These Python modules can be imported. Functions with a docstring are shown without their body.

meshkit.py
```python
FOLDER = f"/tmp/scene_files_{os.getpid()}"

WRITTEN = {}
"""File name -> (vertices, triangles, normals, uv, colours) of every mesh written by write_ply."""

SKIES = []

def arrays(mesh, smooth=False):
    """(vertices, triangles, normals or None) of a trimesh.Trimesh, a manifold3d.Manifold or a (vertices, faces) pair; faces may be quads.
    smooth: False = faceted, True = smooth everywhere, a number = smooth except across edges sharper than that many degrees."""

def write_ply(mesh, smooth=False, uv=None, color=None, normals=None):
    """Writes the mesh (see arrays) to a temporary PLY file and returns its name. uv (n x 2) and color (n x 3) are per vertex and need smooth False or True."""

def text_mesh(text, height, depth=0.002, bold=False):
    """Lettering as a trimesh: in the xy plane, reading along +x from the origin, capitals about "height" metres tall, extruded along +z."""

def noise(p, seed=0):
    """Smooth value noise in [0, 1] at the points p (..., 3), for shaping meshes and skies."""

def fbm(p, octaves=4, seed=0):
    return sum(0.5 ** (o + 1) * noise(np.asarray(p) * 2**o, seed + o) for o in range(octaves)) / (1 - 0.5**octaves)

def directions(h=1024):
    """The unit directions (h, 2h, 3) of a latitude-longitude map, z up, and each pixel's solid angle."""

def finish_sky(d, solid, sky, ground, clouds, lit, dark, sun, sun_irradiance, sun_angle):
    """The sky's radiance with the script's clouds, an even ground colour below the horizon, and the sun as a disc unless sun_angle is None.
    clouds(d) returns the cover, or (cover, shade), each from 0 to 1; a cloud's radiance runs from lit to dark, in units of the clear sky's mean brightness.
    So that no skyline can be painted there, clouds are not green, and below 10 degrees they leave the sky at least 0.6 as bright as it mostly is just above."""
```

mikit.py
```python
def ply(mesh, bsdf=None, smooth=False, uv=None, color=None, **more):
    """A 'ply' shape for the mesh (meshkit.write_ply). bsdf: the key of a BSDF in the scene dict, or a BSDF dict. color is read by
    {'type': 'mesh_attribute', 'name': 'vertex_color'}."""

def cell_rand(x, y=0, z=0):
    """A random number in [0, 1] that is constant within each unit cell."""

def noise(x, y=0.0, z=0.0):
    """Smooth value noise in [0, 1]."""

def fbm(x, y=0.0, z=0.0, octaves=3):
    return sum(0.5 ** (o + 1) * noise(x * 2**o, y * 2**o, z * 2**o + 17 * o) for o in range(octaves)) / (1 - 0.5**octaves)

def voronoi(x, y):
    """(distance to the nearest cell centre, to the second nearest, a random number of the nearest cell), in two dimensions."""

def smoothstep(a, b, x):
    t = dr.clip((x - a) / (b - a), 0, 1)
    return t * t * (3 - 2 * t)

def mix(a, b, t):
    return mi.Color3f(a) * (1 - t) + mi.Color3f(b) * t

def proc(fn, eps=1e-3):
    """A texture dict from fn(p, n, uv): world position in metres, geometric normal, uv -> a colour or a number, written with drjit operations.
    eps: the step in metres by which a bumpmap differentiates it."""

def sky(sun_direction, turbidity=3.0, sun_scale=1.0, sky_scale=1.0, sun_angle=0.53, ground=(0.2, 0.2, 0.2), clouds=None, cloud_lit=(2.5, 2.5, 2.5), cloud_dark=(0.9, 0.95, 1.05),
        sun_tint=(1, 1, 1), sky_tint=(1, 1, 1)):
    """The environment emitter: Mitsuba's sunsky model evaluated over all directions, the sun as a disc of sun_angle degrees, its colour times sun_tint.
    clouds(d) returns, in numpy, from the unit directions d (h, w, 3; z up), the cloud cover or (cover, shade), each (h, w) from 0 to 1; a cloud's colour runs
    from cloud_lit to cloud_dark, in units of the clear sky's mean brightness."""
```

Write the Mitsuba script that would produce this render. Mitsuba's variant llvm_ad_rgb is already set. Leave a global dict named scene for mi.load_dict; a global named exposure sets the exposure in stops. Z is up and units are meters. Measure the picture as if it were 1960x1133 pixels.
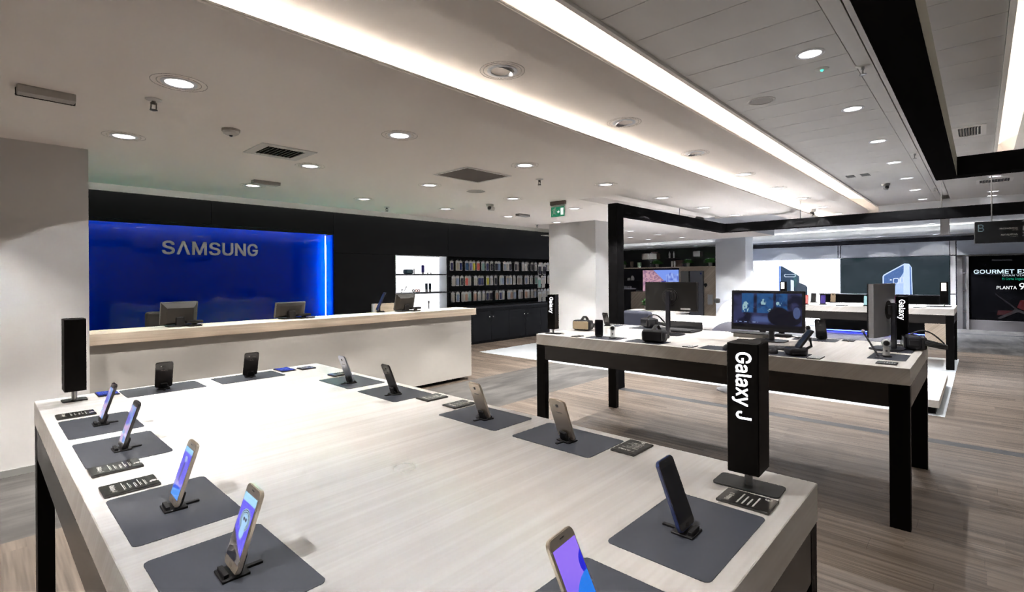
import math, random
import numpy as np, trimesh, mitsuba as mi, drjit as dr, mikit, meshkit, manifold3d
from shapely.geometry import Polygon, box as sbox
from shapely.ops import unary_union
random.seed(7)
rng = np.random.default_rng(7)
PI = math.pi

# ------------------------------------------------------------------ camera, exposure, ambient
# x runs along the table ends towards the screen wall, y towards the black back wall, z up; the eye stands at the origin, 1.45 m high
F, CY, YAW, ROLL, EYE = 961.494, 530.1, 0.7503797, -0.0073203, 1.45
fw = np.array([math.cos(YAW), math.sin(YAW), 0.0])
r0 = np.array([math.sin(YAW), -math.cos(YAW), 0.0])
u0 = np.array([0, 0, 1.0])
RT = math.cos(ROLL) * r0 + math.sin(ROLL) * u0
UP = -math.sin(ROLL) * r0 + math.cos(ROLL) * u0
TX = 980 / F
exposure = 0.85
scene = {'type': 'scene'}
labels = {}
scene['camera'] = {
    'type': 'perspective', 'fov': math.degrees(2 * math.atan(TX)), 'fov_axis': 'x', 'near_clip': 0.05, 'far_clip': 200.0,
    'principal_point_offset_x': 0.0, 'principal_point_offset_y': (566.5 - CY) / 1133,
    'to_world': mi.ScalarTransform4f().look_at(origin=[0, 0, EYE], target=[float(v) for v in np.array([0, 0, EYE]) + fw], up=[float(v) for v in UP])}
DOWN_I, COVE_L, WARM, COOL = 9.0, 15.0, (1.0, 0.955, 0.905), (0.93, 0.97, 1.06)

# ------------------------------------------------------------------ materials
def lin(r, g, b):
    return [((c / 255) / 12.92 if c <= 10 else (((c / 255) + 0.055) / 1.055) ** 2.4) for c in (r, g, b)]
def mat(key, rgb, rough=0.5, metal=0.0, spec=0.5, **kw):
    base = rgb if isinstance(rgb, dict) else {'type': 'rgb', 'value': list(rgb)}
    scene[key] = {'type': 'twosided', 'bsdf': {'type': 'principled', 'base_color': base, 'roughness': rough, 'metallic': metal, 'specular': spec, **kw}}
mat('plaster', (0.90, 0.85, 0.815), 0.9, spec=0.1)
mat('ceiling_metal', (0.57, 0.555, 0.54), 0.55, spec=0.35)
mat('white_paint', (0.66, 0.645, 0.635), 0.8, spec=0.15)
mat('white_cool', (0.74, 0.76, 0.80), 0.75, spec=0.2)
mat('cream', (0.44, 0.418, 0.387), 0.6, spec=0.2)
mat('black_metal', (0.0016, 0.0013, 0.0012), 0.45, spec=0.06)
mat('bronze_metal', (0.012, 0.010, 0.009), 0.30, spec=0.35)
mat('dark_plate', (0.009, 0.010, 0.0105), 0.4, spec=0.12)
mat('black_panel', (0.0038, 0.0044, 0.0056), 0.5, spec=0.12)
mat('black_beam', (0.0060, 0.0060, 0.0064), 0.6, spec=0.0)
mat('mat_grey', (0.023, 0.0255, 0.033), 0.5, spec=0.22)
mat('blue_paint', (0.0, 0.0125, 0.27), 0.8, spec=0.0)
mat('steel', (0.42, 0.42, 0.43), 0.32, metal=0.9)
mat('grey_trim', (0.20, 0.20, 0.19), 0.5)
mat('vc', {'type': 'mesh_attribute', 'name': 'vertex_color'}, 0.55, spec=0.18)
mat('vc_gloss', {'type': 'mesh_attribute', 'name': 'vertex_color'}, 0.14, spec=0.3)
mat('vc_metal', {'type': 'mesh_attribute', 'name': 'vertex_color'}, 0.32, metal=0.75)
mat('matte_black', (0.003, 0.003, 0.0035), 0.9, spec=0.0)
mat('leaf', (0.05, 0.13, 0.035), 0.5)
scene['pane_glass'] = {'type': 'thindielectric', 'int_ior': 1.52}
scene['screen_off'] = {'type': 'twosided', 'bsdf': {'type': 'principled', 'base_color': {'type': 'rgb', 'value': [0.004, 0.004, 0.006]}, 'roughness': 0.06, 'specular': 0.5}}

def wood_fn(along, base, dark, s=1.0):
    def fn(p, n, uv):
        a, b = (p.x, p.y) if along == 'x' else (p.y, p.x)
        c = b + p.z
        f1 = mikit.fbm(a * 1.1 * s, c * 38 * s, 0.0, 4)
        f2 = mikit.fbm(a * 0.5 * s + 9, c * 9 * s, 3.0, 3)
        f3 = mikit.noise(a * 5 * s, c * 160 * s, 1.0)
        t = mikit.smoothstep(0.30, 0.75, 0.5 * f1 + 0.32 * f2 + 0.18 * f3)
        return mikit.mix(dark, base, t)
    return fn
mat('wood_top', mikit.proc(wood_fn('x', (0.68, 0.650, 0.620), (0.60, 0.565, 0.53))), 0.5, spec=0.3)
mat('wood_counter', mikit.proc(wood_fn('x', (0.70, 0.60, 0.49), (0.52, 0.42, 0.32))), 0.5, spec=0.3)
PW, PL = 0.1507, 1.2
def floor_fn(p, n, uv):
    i = dr.floor((p.x - 1.4) / PW)
    off = mikit.cell_rand(i, 3.0, 1.0) * PL
    j = dr.floor((p.y + off) / PL)
    tone = mikit.cell_rand(i, j, 5.0)
    f1 = mikit.fbm(p.x * 34 + i * 7.3, p.y * 1.3 + j * 3.1, 2.0, 4)
    f2 = mikit.noise(p.x * 130, p.y * 4.0, tone * 9)
    f3 = mikit.fbm(p.x * 7, p.y * 2.2, 4.0, 3)
    t = mikit.smoothstep(0.25, 0.8, 0.45 * f1 + 0.2 * f2 + 0.2 * f3 + 0.15 * tone)
    return mikit.mix((0.050, 0.038, 0.029), (0.122, 0.097, 0.077), t)
mat('floor_wood', mikit.proc(floor_fn), 0.42, spec=0.4)
def grey_fn(p, n, uv):
    t = 0.55 * mikit.fbm(p.x * 2.2, p.y * 9, 1.0, 4) + 0.45 * mikit.fbm(p.x * 1.1, p.y * 1.4, 7.0, 3)
    return mikit.mix((0.030, 0.028, 0.0265), (0.074, 0.070, 0.066), mikit.smoothstep(0.25, 0.75, t))
mat('floor_grey', mikit.proc(grey_fn), 0.38, spec=0.45)
mat('floor_white', (0.48, 0.51, 0.535), 0.22, spec=0.5)
mat('floor_stripe', (0.016, 0.017, 0.019), 0.5)

# ------------------------------------------------------------------ helpers
def numbered(key):
    if key not in used:
        used[key] = 0
        return key
    used[key] += 1
    return f'{key}_{used[key]:03d}'
used = {}
def thing(name, label, cat, group=None, kind=None):
    key = numbered(name)
    labels[key] = {'label': label}
    if kind != 'structure' or cat: labels[key]['category'] = cat
    if group: labels[key]['group'] = group
    if kind: labels[key]['kind'] = kind
    return key
def part(parent, name, mesh, m, smooth=False, label=None, kind=None, **kw):
    key = numbered(parent + '__' + name)
    put(key, mesh, m, smooth, **kw)
    if label or kind:
        labels[key] = {}
        if label: labels[key]['label'] = label
        if kind: labels[key]['kind'] = kind
    return key
def put(key, mesh, m, smooth=False, **kw):
    """m: a BSDF key, or (BSDF key, colour) for the vertex-coloured ones"""
    if isinstance(m, tuple):
        s = smooth
        if s not in (True, False):
            mesh = trimesh.graph.smooth_shade(mesh, angle=np.radians(s), facet_minarea=None); s = True
        n = len(mesh.vertices)
        scene[key] = mikit.ply(mesh, m[0], s, color=np.tile(np.array(m[1], float), (n, 1)), **kw)
    else:
        scene[key] = mikit.ply(mesh, m, smooth, **kw)
def glow(parent, name, mesh, rgb, weight=0.02, label=None, m='screen_off', smooth=False, uv=None):
    """a part that gives off light; weight: how often the renderer samples it"""
    rad = rgb if isinstance(rgb, dict) else {'type': 'rgb', 'value': [float(c) * 2.0 ** -exposure for c in rgb]}
    key = numbered(parent + '__' + name)
    scene[key] = mikit.ply(mesh, m, smooth, uv=uv, emitter={'type': 'area', 'radiance': rad, 'sampling_weight': weight})
    if label: labels[key] = {'label': label}
    return key
def struct(name, mesh, m, label, smooth=False):
    key = numbered(name)
    put(key, mesh, m, smooth)
    labels[key] = {'label': label, 'kind': 'structure'}
    return key
cat = trimesh.util.concatenate
def B(x0, x1, y0, y1, z0, z1, b=0.0):
    x0, x1, y0, y1, z0, z1 = min(x0, x1), max(x0, x1), min(y0, y1), max(y0, y1), min(z0, z1), max(z0, z1)
    if b <= 0:
        m = trimesh.creation.box((x1 - x0, y1 - y0, z1 - z0)); m.apply_translation(((x0 + x1) / 2, (y0 + y1) / 2, (z0 + z1) / 2)); return m
    pts = []
    for x, sx in ((x0, 1), (x1, -1)):
        for y, sy in ((y0, 1), (y1, -1)):
            for z, sz in ((z0, 1), (z1, -1)):
                pts += [(x + b * sx, y + b * sy, z), (x + b * sx, y, z + b * sz), (x, y + b * sy, z + b * sz)]
    return trimesh.convex.convex_hull(np.array(pts))
def cyl(p, q, r, seg=20, r2=None):
    p, q = np.array(p, float), np.array(q, float)
    d = q - p; L = np.linalg.norm(d)
    return lathe([(0, 0), (r, 0), (r if r2 is None else r2, L), (0, L)], seg).apply_transform(basis(d / L, p))
def basis(z, o=(0, 0, 0)):
    z = np.array(z, float); z /= np.linalg.norm(z)
    a = np.cross(z, (0, 0, 1.0) if abs(z[2]) < 0.9 else (1.0, 0, 0)); a /= np.linalg.norm(a)
    M = np.eye(4); M[:3, 0], M[:3, 1], M[:3, 2], M[:3, 3] = a, np.cross(z, a), z, o
    return M
def lathe(prof, seg=24):
    return trimesh.creation.revolve(np.array(prof, float), sections=seg)
def prism(poly, z0, z1):
    g = poly if hasattr(poly, 'geom_type') else Polygon(poly)
    m = cat([trimesh.creation.extrude_polygon(x, z1 - z0, engine='earcut') for x in getattr(g, 'geoms', [g])]); m.apply_translation((0, 0, z0)); return m
def rrect(w, h, r, cx=0.0, cy=0.0, q=6):
    return sbox(cx - w / 2 + r, cy - h / 2 + r, cx + w / 2 - r, cy + h / 2 - r).buffer(r, quad_segs=q)
def tube(pts, r, sides=8):
    import sys; sys.path.insert(0, '/opt/lang')
    p = np.array(pts, float); t = np.gradient(p, axis=0); t /= np.linalg.norm(t, axis=1, keepdims=True) + 1e-12
    a = np.cross(t, np.where(np.abs(t[:, 2:]) < 0.9, [0, 0, 1.0], [1.0, 0, 0])); a /= np.linalg.norm(a, axis=1, keepdims=True) + 1e-12
    b = np.cross(t, a); an = np.arange(sides) * 2 * PI / sides
    v = p[:, None] + r * (np.cos(an)[None, :, None] * a[:, None] + np.sin(an)[None, :, None] * b[:, None])
    n = len(p); f = []
    for i in range(n - 1):
        for j in range(sides):
            k = (j + 1) % sides
            f += [(i * sides + j, i * sides + k, (i + 1) * sides + k), (i * sides + j, (i + 1) * sides + k, (i + 1) * sides + j)]
    for j in range(1, sides - 1):
        f += [(0, j + 1, j), ((n - 1) * sides, (n - 1) * sides + j, (n - 1) * sides + j + 1)]
    return trimesh.Trimesh(v.reshape(-1, 3), f, process=False)
def ball(r, c=(0, 0, 0), sub=3, s=(1, 1, 1)):
    m = trimesh.creation.icosphere(sub, r); m.apply_scale(s); m.apply_translation(c); return m
def rbox(x0, x1, y0, y1, z0, z1, r, sub=2):
    pts = []
    s = trimesh.creation.icosphere(sub, r).vertices
    for x in (x0 + r, x1 - r):
        for y in (y0 + r, y1 - r):
            for z in (z0 + r, z1 - r): pts.append(s + (x, y, z))
    return trimesh.convex.convex_hull(np.vstack(pts))
def move(m, o=(0, 0, 0), rz=0.0, rx=0.0):
    """tilt about x, then turn about z, then shift"""
    m = m.copy(); T = trimesh.transformations
    M = T.rotation_matrix(math.radians(rz), (0, 0, 1)) @ T.rotation_matrix(math.radians(rx), (1, 0, 0)); M[:3, 3] = o
    return m.apply_transform(M)
def onto(m, right, up, o):
    right, up = np.array(right, float), np.array(up, float)
    right /= np.linalg.norm(right); up /= np.linalg.norm(up)
    M = np.eye(4); M[:3, 0], M[:3, 1], M[:3, 2], M[:3, 3] = right, up, np.cross(right, up), o
    return m.copy().apply_transform(M)
def words(text, height, width=None, depth=0.002, bold=True):
    m = meshkit.text_mesh(text, height, depth, bold)
    m.apply_translation((-m.bounds[0][0], 0, 0))
    if width: m.apply_scale((width / m.bounds[1][0], 1, 1))
    return m
def sheet(pts, x0, x1, t=0.012):
    """a profile of (y, z) points swept along x, t thick (upwards)"""
    n = len(pts)
    v = [(x, y, z + dz) for dz in (0, t) for x in (x0, x1) for y, z in pts]
    f = []
    idx = lambda a, b, i: a * 2 * n + b * n + i
    for i in range(n - 1):
        for a in (0, 1):
            q = [idx(a, 0, i), idx(a, 1, i), idx(a, 1, i + 1), idx(a, 0, i + 1)]
            q = q if a == 0 else q[::-1]
            f += [(q[0], q[1], q[2]), (q[0], q[2], q[3])]
        for b in (0, 1):
            q = [idx(0, b, i), idx(0, b, i + 1), idx(1, b, i + 1), idx(1, b, i)]
            f += [(q[0], q[1], q[2]), (q[0], q[2], q[3])]
    for i in (0, n - 1):
        q = [idx(0, 0, i), idx(0, 1, i), idx(1, 1, i), idx(1, 0, i)]
        f += [(q[0], q[1], q[2]), (q[0], q[2], q[3])]
    return trimesh.Trimesh(np.array(v), f, process=False)
def quad_uv(w, h):
    """a flat rectangle w x h in xy, centred, facing +z, with uv"""
    v = np.array([(-w / 2, -h / 2, 0), (w / 2, -h / 2, 0), (w / 2, h / 2, 0), (-w / 2, h / 2, 0)])
    return trimesh.Trimesh(v, [(0, 1, 2), (0, 2, 3)], process=False), np.array([(0, 0), (1, 0), (1, 1), (0, 1)], float)
ORD = ['first', 'second', 'third', 'fourth', 'fifth', 'sixth', 'seventh', 'eighth', 'ninth', 'tenth', 'eleventh', 'twelfth']
BLACK, WHITE, DGREY = (0.005, 0.005, 0.0055), (0.80, 0.79, 0.78), (0.05, 0.05, 0.055)

# ================================================================== SETTING: floor
floor = struct('floor', B(-4, 18.2, -6, 12.5, -0.2, -0.012), 'floor_grey', 'shop floor of wood planks with grey and white areas')
def area(name, m, x0, x1, y0, y1, label=None): return part(floor, name, B(x0, x1, y0, y1, -0.012, 0.0), m, label=label)
VP = (-1.25, 3.95)
for i in range(28):                                    # planks run along y; joints a hair open
    x = 1.4 + i * PW
    cr = ((i * 0.618034) % 1.0) * PL
    cuts = [VP[0]] + [c for c in np.arange(VP[0] + cr, VP[1], PL) if VP[0] + 0.1 < c < VP[1] - 0.1] + [VP[1]]
    for a, b in zip(cuts, cuts[1:]):
        part(floor, 'plank', B(x + 0.0004, x + PW - 0.0004, a + 0.0004, b - 0.0004, -0.012, 0.0), 'floor_wood')
area('wood_area', 'floor_wood', -4, 1.4, -6, 3.95)
area('wood_area', 'floor_wood', 1.4, 5.62, -6, -1.25)
area('dark_stripe', 'floor_stripe', 5.62, 5.755, -6, 3.40, 'thin dark stripe across the wood floor')
area('wood_area', 'floor_wood', 5.62, 5.755, 3.40, 3.95)
area('wood_area', 'floor_wood', 5.755, 6.69, -6, 3.95)
area('grey_area', 'floor_grey', -4, 6.69, 3.95, 5.262)
area('wood_area', 'floor_wood', -4, 6.69, 5.262, 12.5)
area('white_area', 'floor_white', 6.69, 11.37, 0.27, 7.14, 'glossy white floor area')
area('wood_area', 'floor_wood', 6.69, 12.5, -6, 0.27)
area('wood_area', 'floor_wood', 6.69, 11.37, 7.14, 12.5)
area('wood_area', 'floor_wood', 11.37, 12.5, 0.27, 12.5)
area('grey_area', 'floor_grey', 12.5, 16.2, -6, 12.5)
area('dark_stripe', 'floor_stripe', 16.2, 16.45, -6, 12.5)
area('wood_area', 'floor_grey', 16.45, 18.2, -6, 12.5)

# ================================================================== SETTING: walls and columns
wl = struct('wall_left', B(-4, 0.638, 5.267, 6.38, 0, 2.56), 'white_paint', 'white wall end beside the counter')
part(wl, 'baseboard', B(-4, 0.645, 5.255, 5.268, 0, 0.05), 'grey_trim', label='low grey-brown baseboard')
struct('wall_back', B(-4, 10.75, 8.60, 8.75, 0, 3.3), 'white_paint', 'pale wall above the black display wall')
c2 = struct('column', B(7.95, 8.66, 5.27, 6.38, 0, 2.52), 'white_paint', 'white square column beside the black frame')
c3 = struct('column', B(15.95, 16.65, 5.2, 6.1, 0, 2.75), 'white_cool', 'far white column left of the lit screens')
struct('wall_kitchen_side', B(10.735, 10.85, 8.25, 12.5, 0, 3.3), 'white_paint', 'side wall between the black wall and the kitchen')
struct('wall_right', B(-4, 18.2, -6.1, -6, 0, 3.3), 'white_paint', 'side wall out of view')
struct('wall_rear', B(-4.1, -4, -6, 12.5, 0, 3.3), 'white_paint', 'wall behind the viewer')
struct('wall_side', B(-4, 18.2, 12.5, 12.6, 0, 3.3), 'white_paint', 'wall at the end of the kitchen area')

# ================================================================== SETTING: ceilings and light coves
ZA, ZB, ZM = 2.505, 2.68, 2.83
XE = 14.6
# plaster ceiling A (lowest), its rising lip towards the left cove
lipA = [(3.45, ZA), (2.50, ZA), (2.46, ZA + 0.003), (2.40, ZA + 0.014), (2.34, ZA + 0.032), (2.28, 2.56)]
ceil_a = struct('ceiling', sheet(lipA + [(2.28, 2.568), (2.64, 2.572)], -4, 9.4), 'plaster', 'white plaster ceiling with recessed downlights', smooth=30)
part(ceil_a, 'bay', cat([sheet([(7.0, ZA), (3.45, ZA)], -4, 5.66), sheet([(7.0, ZA), (4.02, ZA)], 5.66, 9.95), sheet([(12.5, ZA), (4.02, ZA)], 9.95, XE), sheet([(12.5, ZA), (8.6, ZA)], 9.95, 10.0)]), 'plaster')
# slot above the hanging black frame
part(ceil_a, 'frame_slot', cat([sheet([(4.02, ZA), (3.95, 2.58), (3.60, 2.60), (3.45, ZA)], 5.66, 9.4), B(9.4, 9.97, 2.64, 4.02, 2.60, 2.612), B(9.395, 9.41, 2.64, 3.6, ZA, 2.61)]), 'plaster')
part(ceil_a, 'cove_back', B(-4, 12.42, 2.63, 2.645, 2.56, 2.70), 'plaster')
part(ceil_a, 'cove_lip', sheet([(2.64, ZA), (2.50, ZA)] + lipA[2:] + [(2.28, 2.568), (2.64, 2.572)], 9.4, 12.42), 'plaster', smooth=30)
part(ceil_a, 'cove_end', B(12.40, 12.42, 2.26, 2.645, 2.5, 2.70), 'plaster')
part(ceil_a, 'edge_face', B(-4, XE, 6.99, 7.0, ZA, 2.64), 'plaster')
# middle ceiling B
lipB = [(2.64, ZB), (1.85, ZB), (1.80, ZB + 0.003), (1.75, ZB + 0.016), (1.70, ZB + 0.034), (1.65, 2.74)]
ceil_b = struct('ceiling', sheet(lipB + [(1.65, 2.748), (1.99, 2.752)], -4, 12.45), 'plaster', 'narrow plaster ceiling between the two light coves', smooth=30)
vault = [(1.50 + 0.46 * (1 - math.cos(t)), 2.83 + 0.19 * math.sin(t)) for t in np.linspace(0, PI / 2, 12)] + [(1.985, 3.02), (1.99, 2.745)]
part(ceil_b, 'cove_vault', sheet(vault, -4, 12.42), 'plaster', smooth=40)
part(ceil_b, 'cove_end', B(12.42, 12.45, 1.49, 2.65, 2.69, 3.04), 'plaster')
# metal panel ceiling M
ceil_m = struct('ceiling', B(-4, 12.5, -0.13, 1.51, 2.95, 2.97), 'ceiling_metal', 'grey metal panel ceiling between black beam and light cove')
part(ceil_m, 'rim', B(-4, 12.45, 1.497, 1.525, 2.812, 2.85), 'white_paint')
part(ceil_m, 'rim', B(-4, 7.9, -0.145, -0.118, 2.812, 2.85), 'white_paint')
for i in range(36):
    x = 2.313 + (i - 7) * 0.3535
    g = 0.0022
    for y0, y1 in ((0.597, 1.495), (-0.116, 0.398)):
        if x > 0.9 if y0 > 0 else x > 1.6:
            part(ceil_m, 'panel', B(x + g, x + 0.3535 - g, y0, y1, ZM, ZM + 0.02, 0.0015), 'ceiling_metal')
part(ceil_m, 'panel', B(-4, 0.25, -0.116, 1.495, ZM, ZM + 0.02), 'ceiling_metal')
for k in range(6):
    x = -1.9 + 2.4 * k
    part(ceil_m, 'strip_panel', B(x + 0.003, x + 2.4 - 0.003, 0.507, 0.592, ZM - 0.004, ZM + 0.015, 0.0015), 'ceiling_metal')
    part(ceil_m, 'strip_panel', B(x - 0.9 + 0.003, x + 1.5 - 0.003, 0.403, 0.501, ZM - 0.004, ZM + 0.015, 0.0015), 'ceiling_metal')
# right cove C3 and the plaster soffit right of it
ceil_r = struct('ceiling', sheet([(-6, ZB), (-0.45, ZB), (-0.40, ZB + 0.004), (-0.33, ZB + 0.02), (-0.262, 2.735), (-0.262, 2.743), (-0.60, 2.747)], -4, 7.9), 'plaster', 'plaster soffit beside the right light cove', smooth=30)
vr_ = [(-0.13 - 0.44 * (1 - math.cos(t)), 2.83 + 0.19 * math.sin(t)) for t in np.linspace(0, PI / 2, 12)] + [(-0.595, 3.02), (-0.60, 2.745)]
part(ceil_r, 'cove_vault', sheet(vr_, -4, 7.88), 'plaster', smooth=40)
part(ceil_r, 'cove_end', B(7.88, 7.9, -0.62, -0.12, 2.70, 3.04), 'plaster')
part(ceil_r, 'far_bay', B(7.9, 12.5, -6, -0.116, ZM, ZM + 0.02), 'ceiling_metal')
# far ceiling and the cove along the screen wall
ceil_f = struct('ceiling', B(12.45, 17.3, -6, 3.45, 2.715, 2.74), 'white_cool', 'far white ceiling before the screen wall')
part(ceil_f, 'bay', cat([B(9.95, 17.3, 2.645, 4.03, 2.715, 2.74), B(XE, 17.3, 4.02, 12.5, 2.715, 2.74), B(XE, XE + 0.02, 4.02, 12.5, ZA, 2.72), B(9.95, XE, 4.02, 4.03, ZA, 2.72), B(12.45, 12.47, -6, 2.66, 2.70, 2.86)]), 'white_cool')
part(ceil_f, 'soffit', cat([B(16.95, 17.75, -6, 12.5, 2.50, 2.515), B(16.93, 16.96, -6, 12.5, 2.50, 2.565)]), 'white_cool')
struct('ceiling', B(-4, 18.2, -6, 12.6, 3.25, 3.3), 'plaster', 'slab above the ceilings')

def cove(label, p, q, L, r=0.012, w=6.0):
    t = thing('cove_light', label, 'light strip')
    glow(t, 'tube', cyl(p, q, r, 8), [L * c for c in (1.0, 0.985, 0.90)], w, m='white_paint')
    part(t, 'holder', B(p[0], q[0] if abs(q[0] - p[0]) > 0.1 else p[0] + 0.03, p[1] - 0.012, q[1] + 0.012, p[2] - 0.024, p[2] - r), 'white_paint')
cove('light strip hidden in the left ceiling cove', (-3.9, 2.44, 2.597), (12.3, 2.44, 2.597), COVE_L)
cove('light strip hidden in the middle ceiling cove', (-3.9, 1.79, 2.777), (12.35, 1.79, 2.777), COVE_L * 0.55)
cove('light strip hidden in the right ceiling cove', (-3.9, -0.40, 2.775), (7.85, -0.40, 2.775), COVE_L * 0.6, w=3)
cove('light strip hidden above the soffit at the screen wall', (17.06, -5.9, 2.545), (17.06, 12.4, 2.545), COVE_L * 2.2, w=3)
cove('light strip hidden behind the ceiling edge above the black wall', (-3.9, 7.9, 2.76), (10.6, 7.9, 2.76), COVE_L * 1.6, w=2)

# ================================================================== black frame with post, black beams
t = thing('portal_frame', 'black portal frame with a post standing left of the far white column', 'frame')
part(t, 'post', B(5.62, 5.79, 3.40, 3.53, 0, 2.39, 0.003), 'black_beam')
part(t, 'beam', B(5.79, 9.37, 3.40, 3.53, 2.24, 2.39, 0.003), 'black_beam')
part(t, 'beam', B(9.37, 9.54, -5.9, 3.53, 2.24, 2.39, 0.003), 'black_beam')
for x, y in ((7.6, 3.465), (9.455, 2.2), (9.455, 0.4), (9.455, -2.0)): part(t, 'hanger', cyl((x, y, 2.385), (x, y, 2.75 if x > 9 else 2.61), 0.006, 8), 'steel')
t = thing('ceiling_beam', 'wide black beam hanging below the metal ceiling, turning a corner at its end', 'beam')
part(t, 'beam', B(-3.9, 5.575, 0.134, 0.272, 2.24, 2.39, 0.003), 'black_beam')
part(t, 'beam', B(5.40, 5.575, -5.9, 0.134, 2.24, 2.39, 0.003), 'black_beam')
part(t, 'painted_sheen', B(-3.9, 5.40, 0.1325, 0.134, 2.241, 2.389), ('vc', (0.34, 0.345, 0.30)), label='thin grey green panel with the reflection on the beam side painted in')  # grazing reflection on the black side, put into a thin panel's colour
for x in (1.0, 3.2, 5.45): part(t, 'hanger', cyl((x, 0.2, 2.385), (x, 0.2, 2.835), 0.006, 8), 'steel')

# ================================================================== display tables
TZ, TT = 0.918, 0.097
def table(name, label, x0, y0, m='wood_top', w=1.288, l=2.744):
    t = thing(name, label, 'table', 'long display tables')
    x1, y1 = x0 + w, y0 + l
    part(t, 'tabletop', B(x0, x1, y0, y1, TZ - TT, TZ, 0.002), m)
    zb, L = 0.688, 0.10
    for x, y in ((x0, y0), (x0, y1 - L), (x1 - 0.06, y0), (x1 - 0.06, y1 - L)):
        part(t, 'leg', B(x + 0.002, x + 0.058, y + 0.002, y + L - 0.002, 0, TZ - TT, 0.001), 'black_metal')
    part(t, 'apron', B(x0 + 0.003, x0 + 0.05, y0 + L, y1 - L, zb, TZ - TT), 'bronze_metal')
    part(t, 'apron', B(x1 - 0.05, x1 - 0.003, y0 + L, y1 - L, zb, TZ - TT), 'bronze_metal')
    for y in (y0 + 0.003, y1 - 0.05):
        part(t, 'apron', B(x0 + 0.06, x1 - 0.06, y, y + 0.047, zb, TZ - TT), 'bronze_metal')
    return t
T1 = (0.180, 0.307); T2 = (3.580, 0.290); T3 = (10.04, 0.29)
table('display_table', 'large pale wooden table filling the foreground, set with phones on grey mats', *T1)
table('display_table', 'second pale wooden table behind, carrying monitors and headsets', *T2)
table('display_table', 'far pale wooden table before the screen wall, carrying coloured phones', *T3)

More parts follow.
